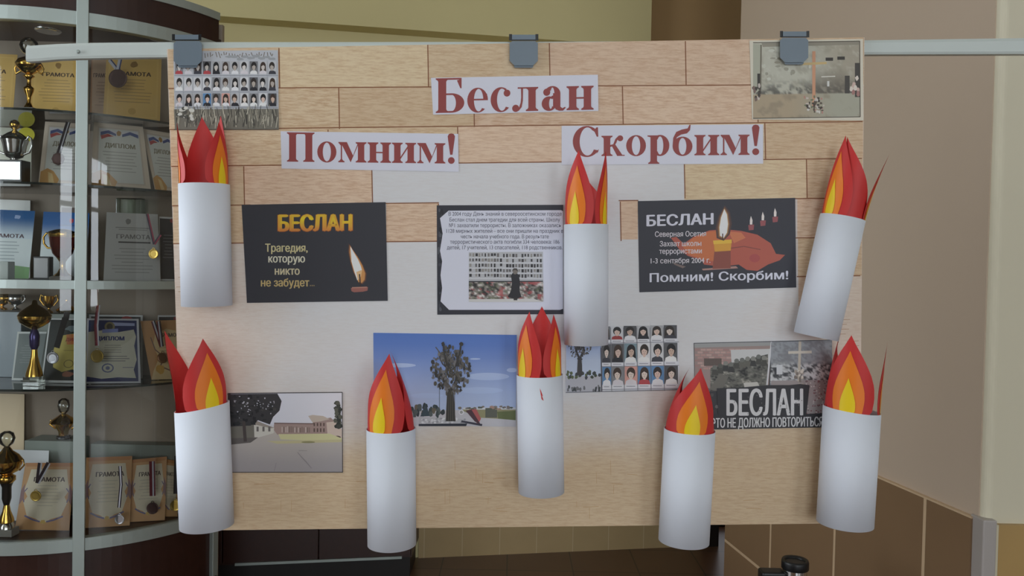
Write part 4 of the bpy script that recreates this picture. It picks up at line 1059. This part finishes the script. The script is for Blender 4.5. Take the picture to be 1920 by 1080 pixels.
def cert(kind, q, z, yl, yr, lean, label, seed=1, group='certificates in the display cabinet', tx=None):
    rn = random.Random(seed); s = cert_sheet(q, z, yl, yr, lean)
    if kind == 'gold':
        s.base(R_(214, 176, 104)); s.rect(5, 6, 95, 135, R_(222, 186, 112)); s.rect(8, 9, 92, 132, R_(218, 180, 106))
        s.blob(50, 18, 8, 8, R_(150, 116, 62), rn); s.text('ГРАМОТА', 20, 82, 44, 9, R_(70, 52, 40), bold=.07)
        text_lines(s, 52, 8, R_(176, 142, 90), rn); s.ell(50, 122, 7, 7, R_(196, 158, 84))
    elif kind == 'rosy':
        s.base(R_(196, 160, 130)); s.rect(6, 6, 94, 135, R_(204, 172, 140)); s.text('ГРАМОТА', 10, 88, 44, 9, R_(84, 60, 52), bold=.07); text_lines(s, 54, 8, R_(160, 126, 104), rn)
    elif kind == 'ribboned':
        s.base(R_(222, 206, 186)); s.poly([(8, 8), (92, 8), (92, 133), (8, 133)], R_(205, 190, 172)); s.poly([(11, 12), (89, 12), (89, 130), (11, 130)], R_(214, 214, 206))
        s.poly([(12, 12), (50, 16), (88, 12), (88, 24), (70, 20), (50, 28), (30, 22), (12, 26)], R_(216, 212, 214))
        s.poly([(14, 20), (30, 15), (44, 22), (44, 27), (28, 22), (14, 28)], R_(80, 92, 140)); s.poly([(56, 22), (72, 15), (88, 20), (88, 28), (72, 22), (56, 28)], R_(80, 92, 140))
        s.poly([(14, 28), (28, 23), (40, 28), (28, 30), (16, 36)], R_(180, 84, 80)); s.blob(50, 20, 6, 7, R_(170, 130, 70), rn)
        s.text('ДИПЛОМ', 22, 80, 53, 10, R_(128, 120, 96), bold=.06)
        text_lines(s, 62, 7, R_(168, 166, 158), rn)
        s.poly([(2, 112), (16, 104), (30, 110), (44, 128), (40, 139), (2, 139)], R_(206, 156, 92)); s.poly([(18, 112), (28, 116), (34, 136), (22, 138)], R_(226, 196, 140))
    elif kind == 'orange':
        s.base(R_(206, 158, 108)); s.poly([(0, 0), (100, 0), (96, 8), (4, 8)], R_(192, 134, 84))
        s.poly([(14, 14), (86, 14), (90, 40), (94, 58), (86, 72), (92, 84), (82, 112), (64, 118), (50, 128), (36, 118), (18, 112), (8, 84), (14, 72), (6, 58), (10, 40)], R_(222, 210, 184))
        for sg in (0, 1):
            f = lambda x: 100 - x if sg else x
            s.line([(f(9), 84), (f(4), 66), (f(12), 54)], 2.2, R_(120, 110, 140)); s.line([(f(14), 112), (f(30), 120), (f(44), 124)], 3.2, R_(112, 108, 146)); s.poly([(f(6), 44), (f(0), 60), (f(0), 90), (f(8), 76)], R_(150, 118, 118))
        s.blob(50, 124, 6, 5, R_(204, 168, 92), rn); s.text('ГРАМОТА', 22, 84, 40, 9.5, R_(78, 62, 58), bold=.07); text_lines(s, 48, 7, R_(198, 188, 166), rn, 56)
    elif kind == 'blue':
        s.base(R_(206, 214, 214))
        s.grid([(0, 0), (100, 0), (100, 60), (0, 60)], 1, 8, lambda a, b: mixc(R_(44, 96, 150), R_(196, 208, 214), sm(.25, 1, b)))
        s.blob(68, 14, 7, 5, R_(150, 170, 206), rn); s.text('ГРАМОТА', 18, 84, 58, 8, R_(76, 54, 62), bold=.08); text_lines(s, 66, 6, R_(150, 162, 166), rn, 60)
        s.poly([(0, 122), (40, 112), (100, 118), (100, 141), (0, 141)], R_(124, 164, 112))
    elif kind == 'bluegold':
        s.base(R_(206, 214, 214))
        s.grid([(0, 0), (100, 0), (100, 70), (0, 70)], 1, 8, lambda a, b: mixc(R_(40, 96, 158), R_(190, 200, 208), sm(.3, 1, b)))
        s.blob(62, 18, 6, 6, R_(170, 60, 70), rn); s.rect(34, 27, 90, 29, R_(60, 84, 130)); s.text('ГРАМОТА', 20, 86, 54, 8, R_(70, 70, 90), bold=.07)
    elif kind == 'white':
        s.base(R_(208, 208, 206)); s.blob(42, 18, 6, 8, R_(150, 150, 148), rn); s.rect(18, 30, 84, 32, R_(160, 160, 158)); s.rect(24, 34, 78, 36, R_(172, 172, 170))
        s.text('ГРАМОТА', 20, 84, 54, 9, R_(136, 134, 132), bold=.05); s.rect(24, 60, 84, 63, R_(96, 94, 94)); text_lines(s, 74, 8, R_(168, 168, 166), rn, 74, 7)
    elif kind == 'blackyellow':
        s.base(R_(214, 216, 214)); s.rect(3.5, 3, 100, 136, R_(42, 46, 44)); s.poly([(26, 40), (60, 34), (100, 34), (100, 116), (70, 112), (46, 118), (24, 108), (20, 70)], R_(186, 170, 88))
        s.poly([(46, 36), (100, 32), (100, 56), (50, 58)], R_(198, 124, 72)); s.text('ДИПЛОМ', 46, 98, 50, 7, R_(150, 60, 50), bold=.08); s.ell(60, 100, 12, 9, R_(120, 110, 60)); s.ell(60, 100, 10, 7.4, R_(186, 170, 88))
        s.blob(60, 22, 22, 9, R_(110, 122, 124), rn); s.rect(44, 70, 96, 71.5, R_(150, 136, 70)); s.blob(60, 122, 18, 7, R_(140, 92, 72), rn)
    elif kind == 'bluedip':
        s.base(R_(214, 216, 222)); s.rect(4, 4, 96, 137, R_(58, 66, 112)); s.poly([(4, 30), (30, 26), (60, 30), (90, 24), (94, 40), (90, 60), (94, 90), (88, 112), (92, 130), (60, 128), (30, 131), (4, 126)], R_(216, 214, 196))
        s.poly([(40, 8), (92, 10), (92, 16), (44, 16)], R_(176, 184, 222)); s.ell(44, 18, 10, 11, R_(150, 140, 108)); s.ell(44, 18, 6, 7, R_(90, 84, 78)); s.poly([(30, 24), (60, 22), (60, 30), (30, 32)], R_(150, 160, 216))
        s.text('ДИПЛОМ', 18, 72, 48, 9, R_(62, 70, 122), bold=.09); text_lines(s, 58, 4, R_(170, 166, 156), rn, 44, 5); text_lines(s, 82, 3, R_(130, 128, 128), rn, 74, 5)
        s.ell(41, 108, 11, 10, R_(110, 118, 156)); s.ell(41, 108, 8.4, 7.6, R_(216, 214, 196)); s.ell(41, 108, 4, 4, R_(130, 136, 166)); s.rect(68, 106, 88, 108, R_(150, 150, 160))
    elif kind == 'goldmap':
        s.base(R_(218, 190, 140)); s.poly([(0, 0), (100, 0), (100, 30), (60, 20), (30, 34), (20, 60), (30, 90), (10, 120), (0, 141)], R_(196, 146, 92)); s.line([(18, 40), (24, 70), (44, 88), (30, 110), (60, 122), (98, 126)], 3, R_(130, 96, 84))
        s.text('ГРАМОТА', 40, 100, 40, 9, R_(80, 62, 52), bold=.08); text_lines(s, 58, 6, R_(180, 158, 120), rn, 40); s.blob(28, 116, 14, 14, R_(206, 160, 80), rn)
    elif kind == 'dark':
        s.base(R_(214, 216, 216)); s.rect(4, 4, 96, 137, R_(52, 54, 58)); s.ell(70, 8, 10, 5, R_(150, 60, 64)); text_lines(s, 40, 8, R_(120, 120, 124), rn)
    elif kind == 'greycard':
        s.base(R_(196, 200, 196)); s.rect(6, 6, 100, 135, R_(112, 120, 118)); text_lines(s, 40, 8, R_(140, 146, 142), rn)
    elif kind == 'cream':
        s.base(R_(222, 200, 166))
    elif kind == 'paper':
        s.base(R_(218, 220, 222)); s.blob(80, 60, 9, 30, R_(120, 124, 180), rn)
    elif kind == 'yellowdot':
        s.base(R_(206, 206, 188)); s.ell(86, 14, 22, 17, R_(220, 210, 70), 20)
    elif kind == 'photo':
        s.base(R_(206, 200, 192)); s.rect(10, 20, 90, 110, R_(128, 112, 104)); s.rect(14, 40, 44, 80, R_(170, 160, 150)); s.rect(56, 40, 86, 100, R_(150, 96, 80))
    elif kind == 'plaque':
        s.base(R_(232, 232, 228)); s.rect(0, 62, 100, 66, R_(180, 180, 178))
    nm = {'photo': 'small_photo', 'yellowdot': 'card', 'cream': 'blank_board', 'paper': 'paper_sheet', 'plaque': 'white_plaque', 'greycard': 'certificate'}.get(kind, 'certificate')
    ct = {'small_photo': 'photo', 'card': 'card', 'blank_board': 'board', 'paper_sheet': 'paper', 'white_plaque': 'plaque'}.get(nm, 'certificate')
    o = s.done(nm, label, ct, print_mat('printed_paper'), group if ct == 'certificate' else None)
    return s
T1, T2, T3, T4, T5 = Z1 + .0045, Z2 + .0045, ZM + .0125, Z3 + .0045, ZB + .0155
cert('gold', [(-70, 98), (33, 103), (24, 199), (-76, 195)], T1, 2.98, 3.0, .10, 'gold award certificate at the cabinet end, left of the crystal-topped trophy', 1)
cert('gold', [(62, 106), (160, 112), (152, 208), (55, 202)], T1, 3.0, 3.0, .10, 'gold award certificate behind the crystal-topped trophy', 2)
cert('rosy', [(172, 108), (214, 108), (222, 214), (168, 212)], T1, 3.06, 3.07, .10, 'rosy tan certificate half hidden by the gold one with the hanging medal', 3)
cert('gold', [(200, 104), (303, 108), (300, 220), (193, 214)], T1, 2.97, 3.02, .09, 'gold award certificate with a dark medal hanging over it', 4)
cert('ribboned', [(85, 228), (170, 233), (158, 346), (72, 341)], T2, 2.91, 2.92, .07, 'pale diploma with a tricolour ribbon print and a square medal hung on it', 5)
cert('ribboned', [(176, 229), (268, 238), (283, 352), (170, 346)], T2, 2.93, 3.01, .05, 'pale diploma with a tricolour ribbon print, standing just right of the frame post', 6)
cert('ribboned', [(266, 241), (330, 252), (345, 356), (291, 354)], T2, 3.07, 3.11, .03, 'pale diploma tilted sideways at the edge of the second shelf', 7)
cert('yellowdot', [(-12, 238), (60, 242), (58, 336), (-10, 334)], T2, 3.10, 3.10, .04, 'pale card with a yellow dot behind the silver cup')
cert('blue', [(-34, 392), (66, 396), (54, 506), (-38, 503)], T3, 2.98, 2.98, .10, 'blue and white certificate at the cabinet end beside the black medal box', 9)
cert('bluegold', [(82, 397), (168, 400), (160, 520), (72, 515)], T3, 3.0, 3.0, .08, 'blue-headed certificate behind the red and gold cup', 10)
cert('white', [(200, 398), (296, 402), (301, 527), (194, 527)], T3, 2.94, 3.01, .06, 'plain white certificate with a small gold medal hung on its corner', 11)
cert('dark', [(298, 406), (332, 408), (332, 522), (300, 522)], T3, 3.06, 3.09, .05, 'narrow dark framed card beside the white certificate', 12)
cert('plaque', [(-30, 373), (57, 376), (57, 450), (-30, 450)], T3, 3.14, 3.14, .03, 'white plaque standing behind the blue and white certificate')
cert('photo', [(112, 367), (152, 368), (152, 440), (112, 440)], T3, 3.14, 3.14, .03, 'small photo behind the blue-headed certificate')
cert('greycard', [(33, 622), (88, 622), (72, 712), (22, 708)], T4, 2.98, 2.98, .07, 'grey-green certificate behind the gold goblet with the purple stem', 14)
cert('blackyellow', [(93, 597), (170, 598), (156, 727), (77, 724)], T4, 2.94, 2.94, .09, 'black and yellow certificate with a black ribbon and silver medal', 15)
cert('bluedip', [(163, 597), (260, 598), (264, 729), (158, 731)], T4, 2.93, 2.97, .07, 'diploma with a dark blue border and gold medal', 16)
cert('dark', [(167, 590), (268, 591), (268, 690), (167, 690)], T4, 3.08, 3.09, .06, 'dark framed certificate behind the blue bordered diploma', 17)
cert('goldmap', [(263, 602), (340, 600), (352, 716), (284, 723)], T4, 3.06, 3.11, .05, 'gold and brown certificate tilted, with a bronze medal on a maroon ribbon', 18)
cert('dark', [(296, 591), (345, 591), (345, 690), (296, 690)], T4, 3.14, 3.15, .03, 'dark framed certificate behind the tilted gold and brown one', 19)
cert('orange', [(48, 868), (140, 868), (130, 1000), (28, 1000)], T5, 2.90, 2.90, .09, 'orange-bordered certificate beside the tall gold trophy at the bottom of the cabinet', 22)
cert('orange', [(162, 858), (248, 855), (243, 1000), (156, 1003)], T5, 2.93, 2.97, .07, 'orange-bordered certificate just right of the frame post, ribbon at its edge', 23)
cert('orange', [(247, 862), (313, 856), (309, 986), (243, 992)], T5, 3.01, 3.04, .05, 'orange-bordered certificate with a bronze medal on a maroon ribbon', 24)
cert('orange', [(304, 860), (333, 864), (333, 974), (306, 980)], T5, 3.085, 3.085, .03, 'orange-bordered certificate at the far right bottom with a gold medal', 25)

# risers and boxes
def px2m(y): return y / 1500.0
def box_thing(name, u0, u1, vt, z, y0, y1, mat, label, cat, kind_parts=None):
    a, b = P(u0, vt, y0), P(u1, vt, y0); m = MB(); m.box(a[0], y0, z, b[0], y1, a[2]); o = m.build(name, mat, None, bevel=.002); return tag(o, label, cat), a, b
riser_m = pmat('blue_grey_board', raw(134, 144, 150), 0.25, var=0.03)
grn_m = pmat('grey_green_board', raw(140, 148, 140), 0.5, var=0.03)
box_thing('display_riser', -60, 40, 583, T4, 3.06, 3.19, riser_m, 'blue-grey riser carrying small cups in the cabinet', 'riser')
box_thing('display_riser', 70, 156, 588, T4, 3.10, 3.19, grn_m, 'grey riser behind the black and yellow certificate', 'riser')
box_thing('display_riser', 46, 140, 826, T5, 3.08, 3.19, grn_m, 'grey-green riser behind the bottom certificates, carrying a gold trophy', 'riser')
box_thing('display_riser', 170, 345, 832, T5, 3.13, 3.19, grn_m, 'long grey-green riser at the right bottom of the cabinet', 'riser')
def cream_board():
    cert('cream', [(-30, 737), (46, 739), (45, 834), (-30, 834)], T5, 3.16, 3.16, .02, 'cream board leaning at the back, below the third shelf')
cream_board()
cert('paper', [(-14, 842), (92, 845), (88, 900), (-14, 900)], T5, 3.00, 3.00, .05, 'white sheet of paper behind the orange-bordered certificate', 21)
# open medal box
bt = thing('medal_box', np.array([*P(77, 515, 2.90)[:2], T3]), 'small black medal box standing open with a white lining', 'box')
a, b = P(62, 475, 2.90), P(93, 475, 2.90)
m = MB(); m.box(a[0], 2.90, T3 + .001, b[0], 2.925, T3 + .085); m.build('shell', clip_b, parent=bt, bevel=.002)
m = MB(); m.box(a[0] + .005, 2.897, T3 + .008, b[0] - .005, 2.901, T3 + .079); m.build('lining', pmat('white_lining', raw(206, 206, 208), .7), parent=bt)
a, b = P(-14, 487, 2.84), P(15, 487, 2.84)
m = MB(); m.box(a[0], 2.84, T3 + .001, b[0], 2.88, T3 + .064); tag(m.build('white_box', pmat('white_box_card', raw(196, 204, 198), .6), None, bevel=.002), 'small white box before the blue and white certificate', 'box')
# glass award
a = P(243, 398, 3.13)
ga = thing('glass_award', np.array([a[0], 3.14, T3]), 'clear glass award block behind the plain white certificate', 'award')
m = MB(); x = a[0]; m.box(x - .05, 3.12, T3 + .03, x + .05, 3.16, T3 + .32); m.build('block', glass_mat('green_tinted_glass', (.62, .72, .66), 2.5), parent=ga, bevel=.004)
m = MB(); m.box(x - .06, 3.11, T3, x + .06, 3.17, T3 + .03); m.build('base', clip_b, parent=ga, bevel=.003)

# ---------------------------------------------------------------- trophies
gold_m = pmat('polished_gold', raw(214, 170, 84), 0.16, 1.0, var=.03)
silver_m = pmat('polished_silver', raw(206, 206, 204), 0.15, 1.0, var=.03)
red_en = pmat('red_enamel', raw(120, 26, 16), 0.15, .6, var=.05)
purple = pmat('purple_enamel', raw(70, 62, 110), 0.2, .5, var=.05)
stone = pmat('grey_stone_base', raw(150, 146, 138), .4, var=.12, scale=40)
black_st = pmat('black_stone_base', raw(24, 24, 26), .25, var=.1)
crystal = glass_mat('crystal', (.86, .88, .84), 3.0)
def trophy(u, v, y, z, label, parts, handles=None, scale=1.0):
    p = P(u, v, y); p[2] = z; s = px2m(y) * scale
    root = thing('trophy', p, label, 'trophy', 'trophies in the display cabinet')
    p = p + np.array([0, 0, .0006])
    for nm, mat, prof_ in parts:
        m = MB()
        if prof_[0] == 'box': _, w, d, h0, h1 = prof_; m.box(p[0] - w * s, p[1] - d * s, p[2] + h0 * s, p[0] + w * s, p[1] + d * s, p[2] + h1 * s); m.build(nm, mat, parent=root, bevel=.0015)
        else: m.lathe(p, [(r * s, h * s) for r, h in prof_], 28); m.build(nm, mat, parent=root)
    if handles:
        mat, pts, r = handles
        for sg in (-1, 1):
            m = MB(); m.tube([p + np.array([sg * x * s, 0, h * s]) for x, h in pts], r * s, 8); m.build('handle', mat, parent=root)
    return root
trophy(54, 196, 2.86, T1, 'tall slim gold trophy with a crystal ball on top', [
    ('base', stone, ('box', 13, 9, 0, 7)), ('stem', gold_m, [(9, 7), (7, 10), (3, 18), (4, 28), (8, 38), (9, 44), (4, 48), (3, 58), (5, 62), (10, 66), (4, 70)]),
    ('bowl', gold_m, [(4, 69), (12, 73), (21, 82), (23, 88), (18, 96), (8, 101), (4, 106)]), ('crystal_ball', crystal, [(3, 105), (10, 108), (15, 115), (16, 122), (14, 130), (8, 136), (2, 138)])],
    (gold_m, [(14, 76), (24, 70), (27, 80), (22, 88)], 1.8))
trophy(27, 340, 2.86, T2, 'silver lidded cup on a black base with a silver plate', [
    ('base', black_st, ('box', 22, 14, 0, 42)), ('name_plate', silver_m, ('box', 20, 14.6, 5, 39)), ('bowl', silver_m, [(9, 42), (6, 45), (14, 49), (18, 58), (20, 70), (22, 76), (23, 80)]),
    ('lid', silver_m, [(24, 80), (21, 86), (12, 93), (5, 97), (3, 100)]), ('finial', gold_m, [(2, 99), (7, 103), (9, 109), (7, 115), (2, 118)])],
    (silver_m, [(20, 78), (26, 88), (31, 84), (32, 70), (28, 58), (18, 54)], 2.0))
trophy(117, 526, 2.88, T3, 'gold cup with red enamel sides before the blue-headed certificate', [
    ('base', stone, [(22, 0), (22, 6), (17, 8)]), ('stem', gold_m, [(16, 8), (9, 14), (5, 22), (5, 34), (10, 42)]), ('bowl', red_en, [(9, 41), (17, 50), (21, 64), (23, 82)]),
    ('rim', gold_m, [(23.2, 81), (24, 84), (24.5, 90), (20, 92), (12, 95), (4, 96)]), ('band', gold_m, [(8, 60), (8, 60)])][:4],
    (gold_m, [(22, 84), (30, 88), (36, 80), (35, 68), (28, 60), (21, 60)], 2.0))
trophy(64, 727, 2.88, T4, 'gold goblet trophy with a purple stem and wide lidded bowl', [
    ('base', crystal, ('box', 15, 11, 0, 17)), ('cone', gold_m, [(15, 17), (14, 24), (9, 40), (6, 54), (5, 68)]), ('stem', purple, [(5, 67), (8, 74), (9, 92), (7, 100), (4, 106)]),
    ('bowl', gold_m, [(5, 105), (14, 110), (25, 118), (28, 126), (28, 130)]), ('lid', gold_m, [(29, 130), (24, 138), (14, 146), (5, 152), (4, 158), (2, 160)])])
for u, mat, lb in ((4, gold_m, 'small gold cup on the blue-grey riser, nearest the cabinet end'), (29, silver_m, 'small silver cup in the middle of the blue-grey riser')):
    trophy(u, 583, 3.12, T4 + (P(0, 583, 3.06)[2] - T4), lb, [('foot', mat, [(9, 0), (8, 3), (3, 5), (3, 8)]), ('bowl', mat, [(3, 8), (10, 12), (13, 20), (13, 28), (10, 30)])], (mat, [(13, 27), (17, 28), (18, 20), (12, 14)], 1.3))
trophy(92, 588, 3.14, P(70, 588, 3.10)[2], 'small gold cup with big handles on the grey riser', [('foot', gold_m, [(7, 0), (6, 3), (2, 6), (2, 9)]), ('bowl', gold_m, [(2, 9), (7, 14), (9, 24), (10, 32)])], (gold_m, [(9, 30), (15, 34), (17, 24), (9, 14)], 1.3))
trophy(125, 588, 3.14, P(125, 588, 3.10)[2], 'low gold lidded dish on the grey riser', [('dish', gold_m, [(12, 0), (16, 2), (18, 5)]), ('lid', gold_m, [(18.5, 5), (13, 10), (6, 15), (2, 20), (2, 24)])])
trophy(119, 826, 3.12, P(100, 826, 3.08)[2], 'gold trophy with a crystal top on the grey-green riser', [
    ('base', black_st, [(12, 0), (12, 5), (8, 6)]), ('bowl', gold_m, [(8, 6), (9, 14), (14, 22), (16, 30)]), ('lid', gold_m, [(24, 30), (22, 34), (12, 41), (5, 46)]), ('crystal_top', crystal, [(3, 46), (9, 52), (11, 62), (9, 72), (3, 76)])],
    (gold_m, [(16, 30), (24, 34), (26, 26), (15, 18)], 1.6))
trophy(12, 1015, 2.84, T5, 'tall gold trophy on a stone base at the bottom of the cabinet', [
    ('base', stone, ('box', 17, 12, 0, 14)), ('foot', silver_m, [(14, 14), (13, 20), (9, 26)]), ('cone', gold_m, [(13, 26), (12, 32), (7, 46), (5, 58)]), ('stem', black_st, [(5, 58), (8, 70), (8, 92), (11, 100)]),
    ('collar', gold_m, [(11, 100), (15, 104), (15, 112), (9, 116)]), ('bowl', gold_m, [(9, 116), (20, 122), (25, 134), (26, 142)]), ('lid', gold_m, [(27, 142), (20, 152), (10, 160), (5, 168)]), ('crystal_top', crystal, [(4, 168), (11, 174), (14, 184), (11, 194), (4, 198)])],
    (gold_m, [(24, 140), (31, 144), (33, 134), (24, 124)], 1.6))

# ---------------------------------------------------------------- medals on ribbons
bronze = pmat('bronze_metal', raw(150, 110, 84), .35, .8, var=.06); dkbronze = pmat('dull_brown_metal', raw(104, 78, 76), .4, .5, var=.05)
gmed = pmat('gold_medal_metal', raw(206, 176, 90), .3, .7, var=.05); smed = pmat('silver_medal_metal', raw(200, 200, 206), .3, .7, var=.05)
def medal(u, v, r, y, mat, label, rib, cols, w=4.0, square=False):
    p = P(u, v, y); s = px2m(y)
    root = thing('medal', p, label, 'medal', 'medals on ribbons in the display cabinet')
    m = MB()
    m.lathe(p + np.array([0, .003, 0]), [(r * s * .96, 0), (r * s, .001), (r * s, .0045), (r * s * .93, .006), (r * s * .86, .005), (r * s * .5, .0055)], 8 if square else 30, ax=(0, -1, 0)); d = m.build('disc', mat, parent=root)
    m = MB(); m.tube([p + np.array([r * .25 * s * cos(a), 0, r * s + r * .25 * s * sin(a)]) for a in [k * pi / 6 for k in range(13)]], .0012, 6); m.build('ring', mat, parent=root)
    n = len(cols)
    for band in rib:
        m = MB(); pts = band
        for (a, b), (c, d2) in zip(pts[:-1], pts[1:]):
            l = math.hypot(c - a, d2 - b); nx, ny = (d2 - b) / l * w / 2, -(c - a) / l * w / 2
            for i, cc in enumerate(cols):
                f0, f1 = -1 + 2 * i / n, -1 + 2 * (i + 1) / n
                q = [(a + nx * f0, b + ny * f0), (c + nx * f0, d2 + ny * f0), (c + nx * f1, d2 + ny * f1), (a + nx * f1, b + ny * f1)]
                A = [P(uu, vv, y - .001 * (1 + rib.index(band))) for uu, vv in q]; Bk = [x + np.array([0, .0008, 0]) for x in A]
                m.face(A, 0, cc); m.face(Bk[::-1], 0, cc)
        m.build('ribbon', print_mat('printed_paper'), parent=root)
WH, DK, MR, BLU, BLK2 = raw(206, 206, 214), raw(40, 28, 40), raw(110, 30, 44), raw(64, 74, 120), raw(24, 22, 26)
medal(221, 147, 17, 2.93, dkbronze, 'large dull brown medal before the gold certificate', [[(205, 112), (220, 131)], [(226, 108), (221, 131)]], [WH, WH, BLU], 7)
medal(109, 298, 12, 2.87, dkbronze, 'dark square-cornered medal on a dark striped ribbon before the pale diploma', [[(128, 229), (110, 288)]], [DK, DK, WH, DK], 9, True)
medal(288, 476, 9, 2.93, gmed, 'small gold medal on the plain white certificate', [[(276, 401), (289, 458)], [(301, 440), (289, 458)]], [DK, MR], 5)
medal(99, 671, 11, 2.89, smed, 'silver medal on a wide black ribbon', [[(126, 585), (123, 600)], [(122, 596), (106, 652)]], [BLK2], 11)
medal(182, 668, 12, 2.865, gmed, 'gold medal on a red and white ribbon before the blue bordered diploma', [[(184, 572), (180, 612)], [(180, 608), (182, 648)]], [MR, raw(150, 60, 74), WH], 8)
medal(305, 671, 10, 3.02, bronze, 'bronze medal on a maroon and white ribbon before the tilted certificate', [[(287, 602), (303, 650)], [(297, 602), (303, 650)]], [MR, WH, DK], 8)
medal(67, 930, 10, 2.87, gmed, 'gold medal hanging low on the orange-bordered certificate by the tall trophy', [[(75, 868), (70, 906)], [(91, 868), (70, 906)]], [DK, DK, WH], 8)
medal(224, 974, 9, 2.88, smed, 'pale medal on a dark and white ribbon at the edge of an orange-bordered certificate', [[(225, 874), (227, 910)], [(227, 908), (223, 952)]], [DK, WH, DK], 6)
medal(286, 953, 11, 2.98, dkbronze, 'dull bronze medal on a maroon ribbon at the right bottom of the cabinet', [[(285, 865), (286, 930)]], [MR, MR, WH, MR], 11)
medal(329, 948, 10, 3.02, gmed, 'gold medal on a black ribbon at the far right bottom', [[(331, 855), (329, 926)]], [BLK2, BLK2, DK], 8)
# medal ribbon piece below the riser trophy

# ================================================================== BARRIER POST, GLAZED DOOR
pp = PZ(1491, 1048, 0.72); py = pp[1]
bp = thing('barrier_post', np.array([pp[0], pp[1], 0]), 'chrome barrier post with a black head in front of the brown tiled wall', 'barrier post')
s_ = py / 1500
m = MB(); m.lathe((pp[0], pp[1], .02), [(22.5 * s_, 0), (22.5 * s_, .72 - .02 - .012)], 36); m.build('post', chrome, parent=bp)
m = MB(); m.lathe((pp[0], pp[1], .705), [(24 * s_, -.012), (25 * s_, -.010), (25 * s_, .008), (23.5 * s_, .014), (19 * s_, .012), (18 * s_, .008)], 36); m.build('head_cap', clip_b, parent=bp)
m = MB(); m.box(pp[0] - 66 * s_, pp[1] - .022, .655, pp[0] - 20 * s_, pp[1] + .022, .688); m.build('side_arm', clip_b, parent=bp, bevel=.006)
m = MB(); m.lathe((pp[0], pp[1], 0), [(.15, 0), (.155, .006), (.15, .016), (.04, .022)], 40); m.build('foot', clip_b, parent=bp)
m = MB(); m.box(1.17, 4.72, 0.0, 1.95, 4.76, .045); m.box(1.17, 4.72, 0, 1.19, 4.76, 2.3); m.box(1.93, 4.72, 0, 1.95, 4.76, 2.3); m.box(1.17, 4.72, 2.25, 1.95, 4.76, 2.3)
gd = struct(m, 'door_2', dark_door)
m = MB(); m.face([(1.19, 4.74, .045), (1.93, 4.74, .045), (1.93, 4.74, 2.25), (1.19, 4.74, 2.25)]); m.build('pane', emit_mat('daylight_door_pane', (.92, .94, 1.0), 0.75), parent=gd)
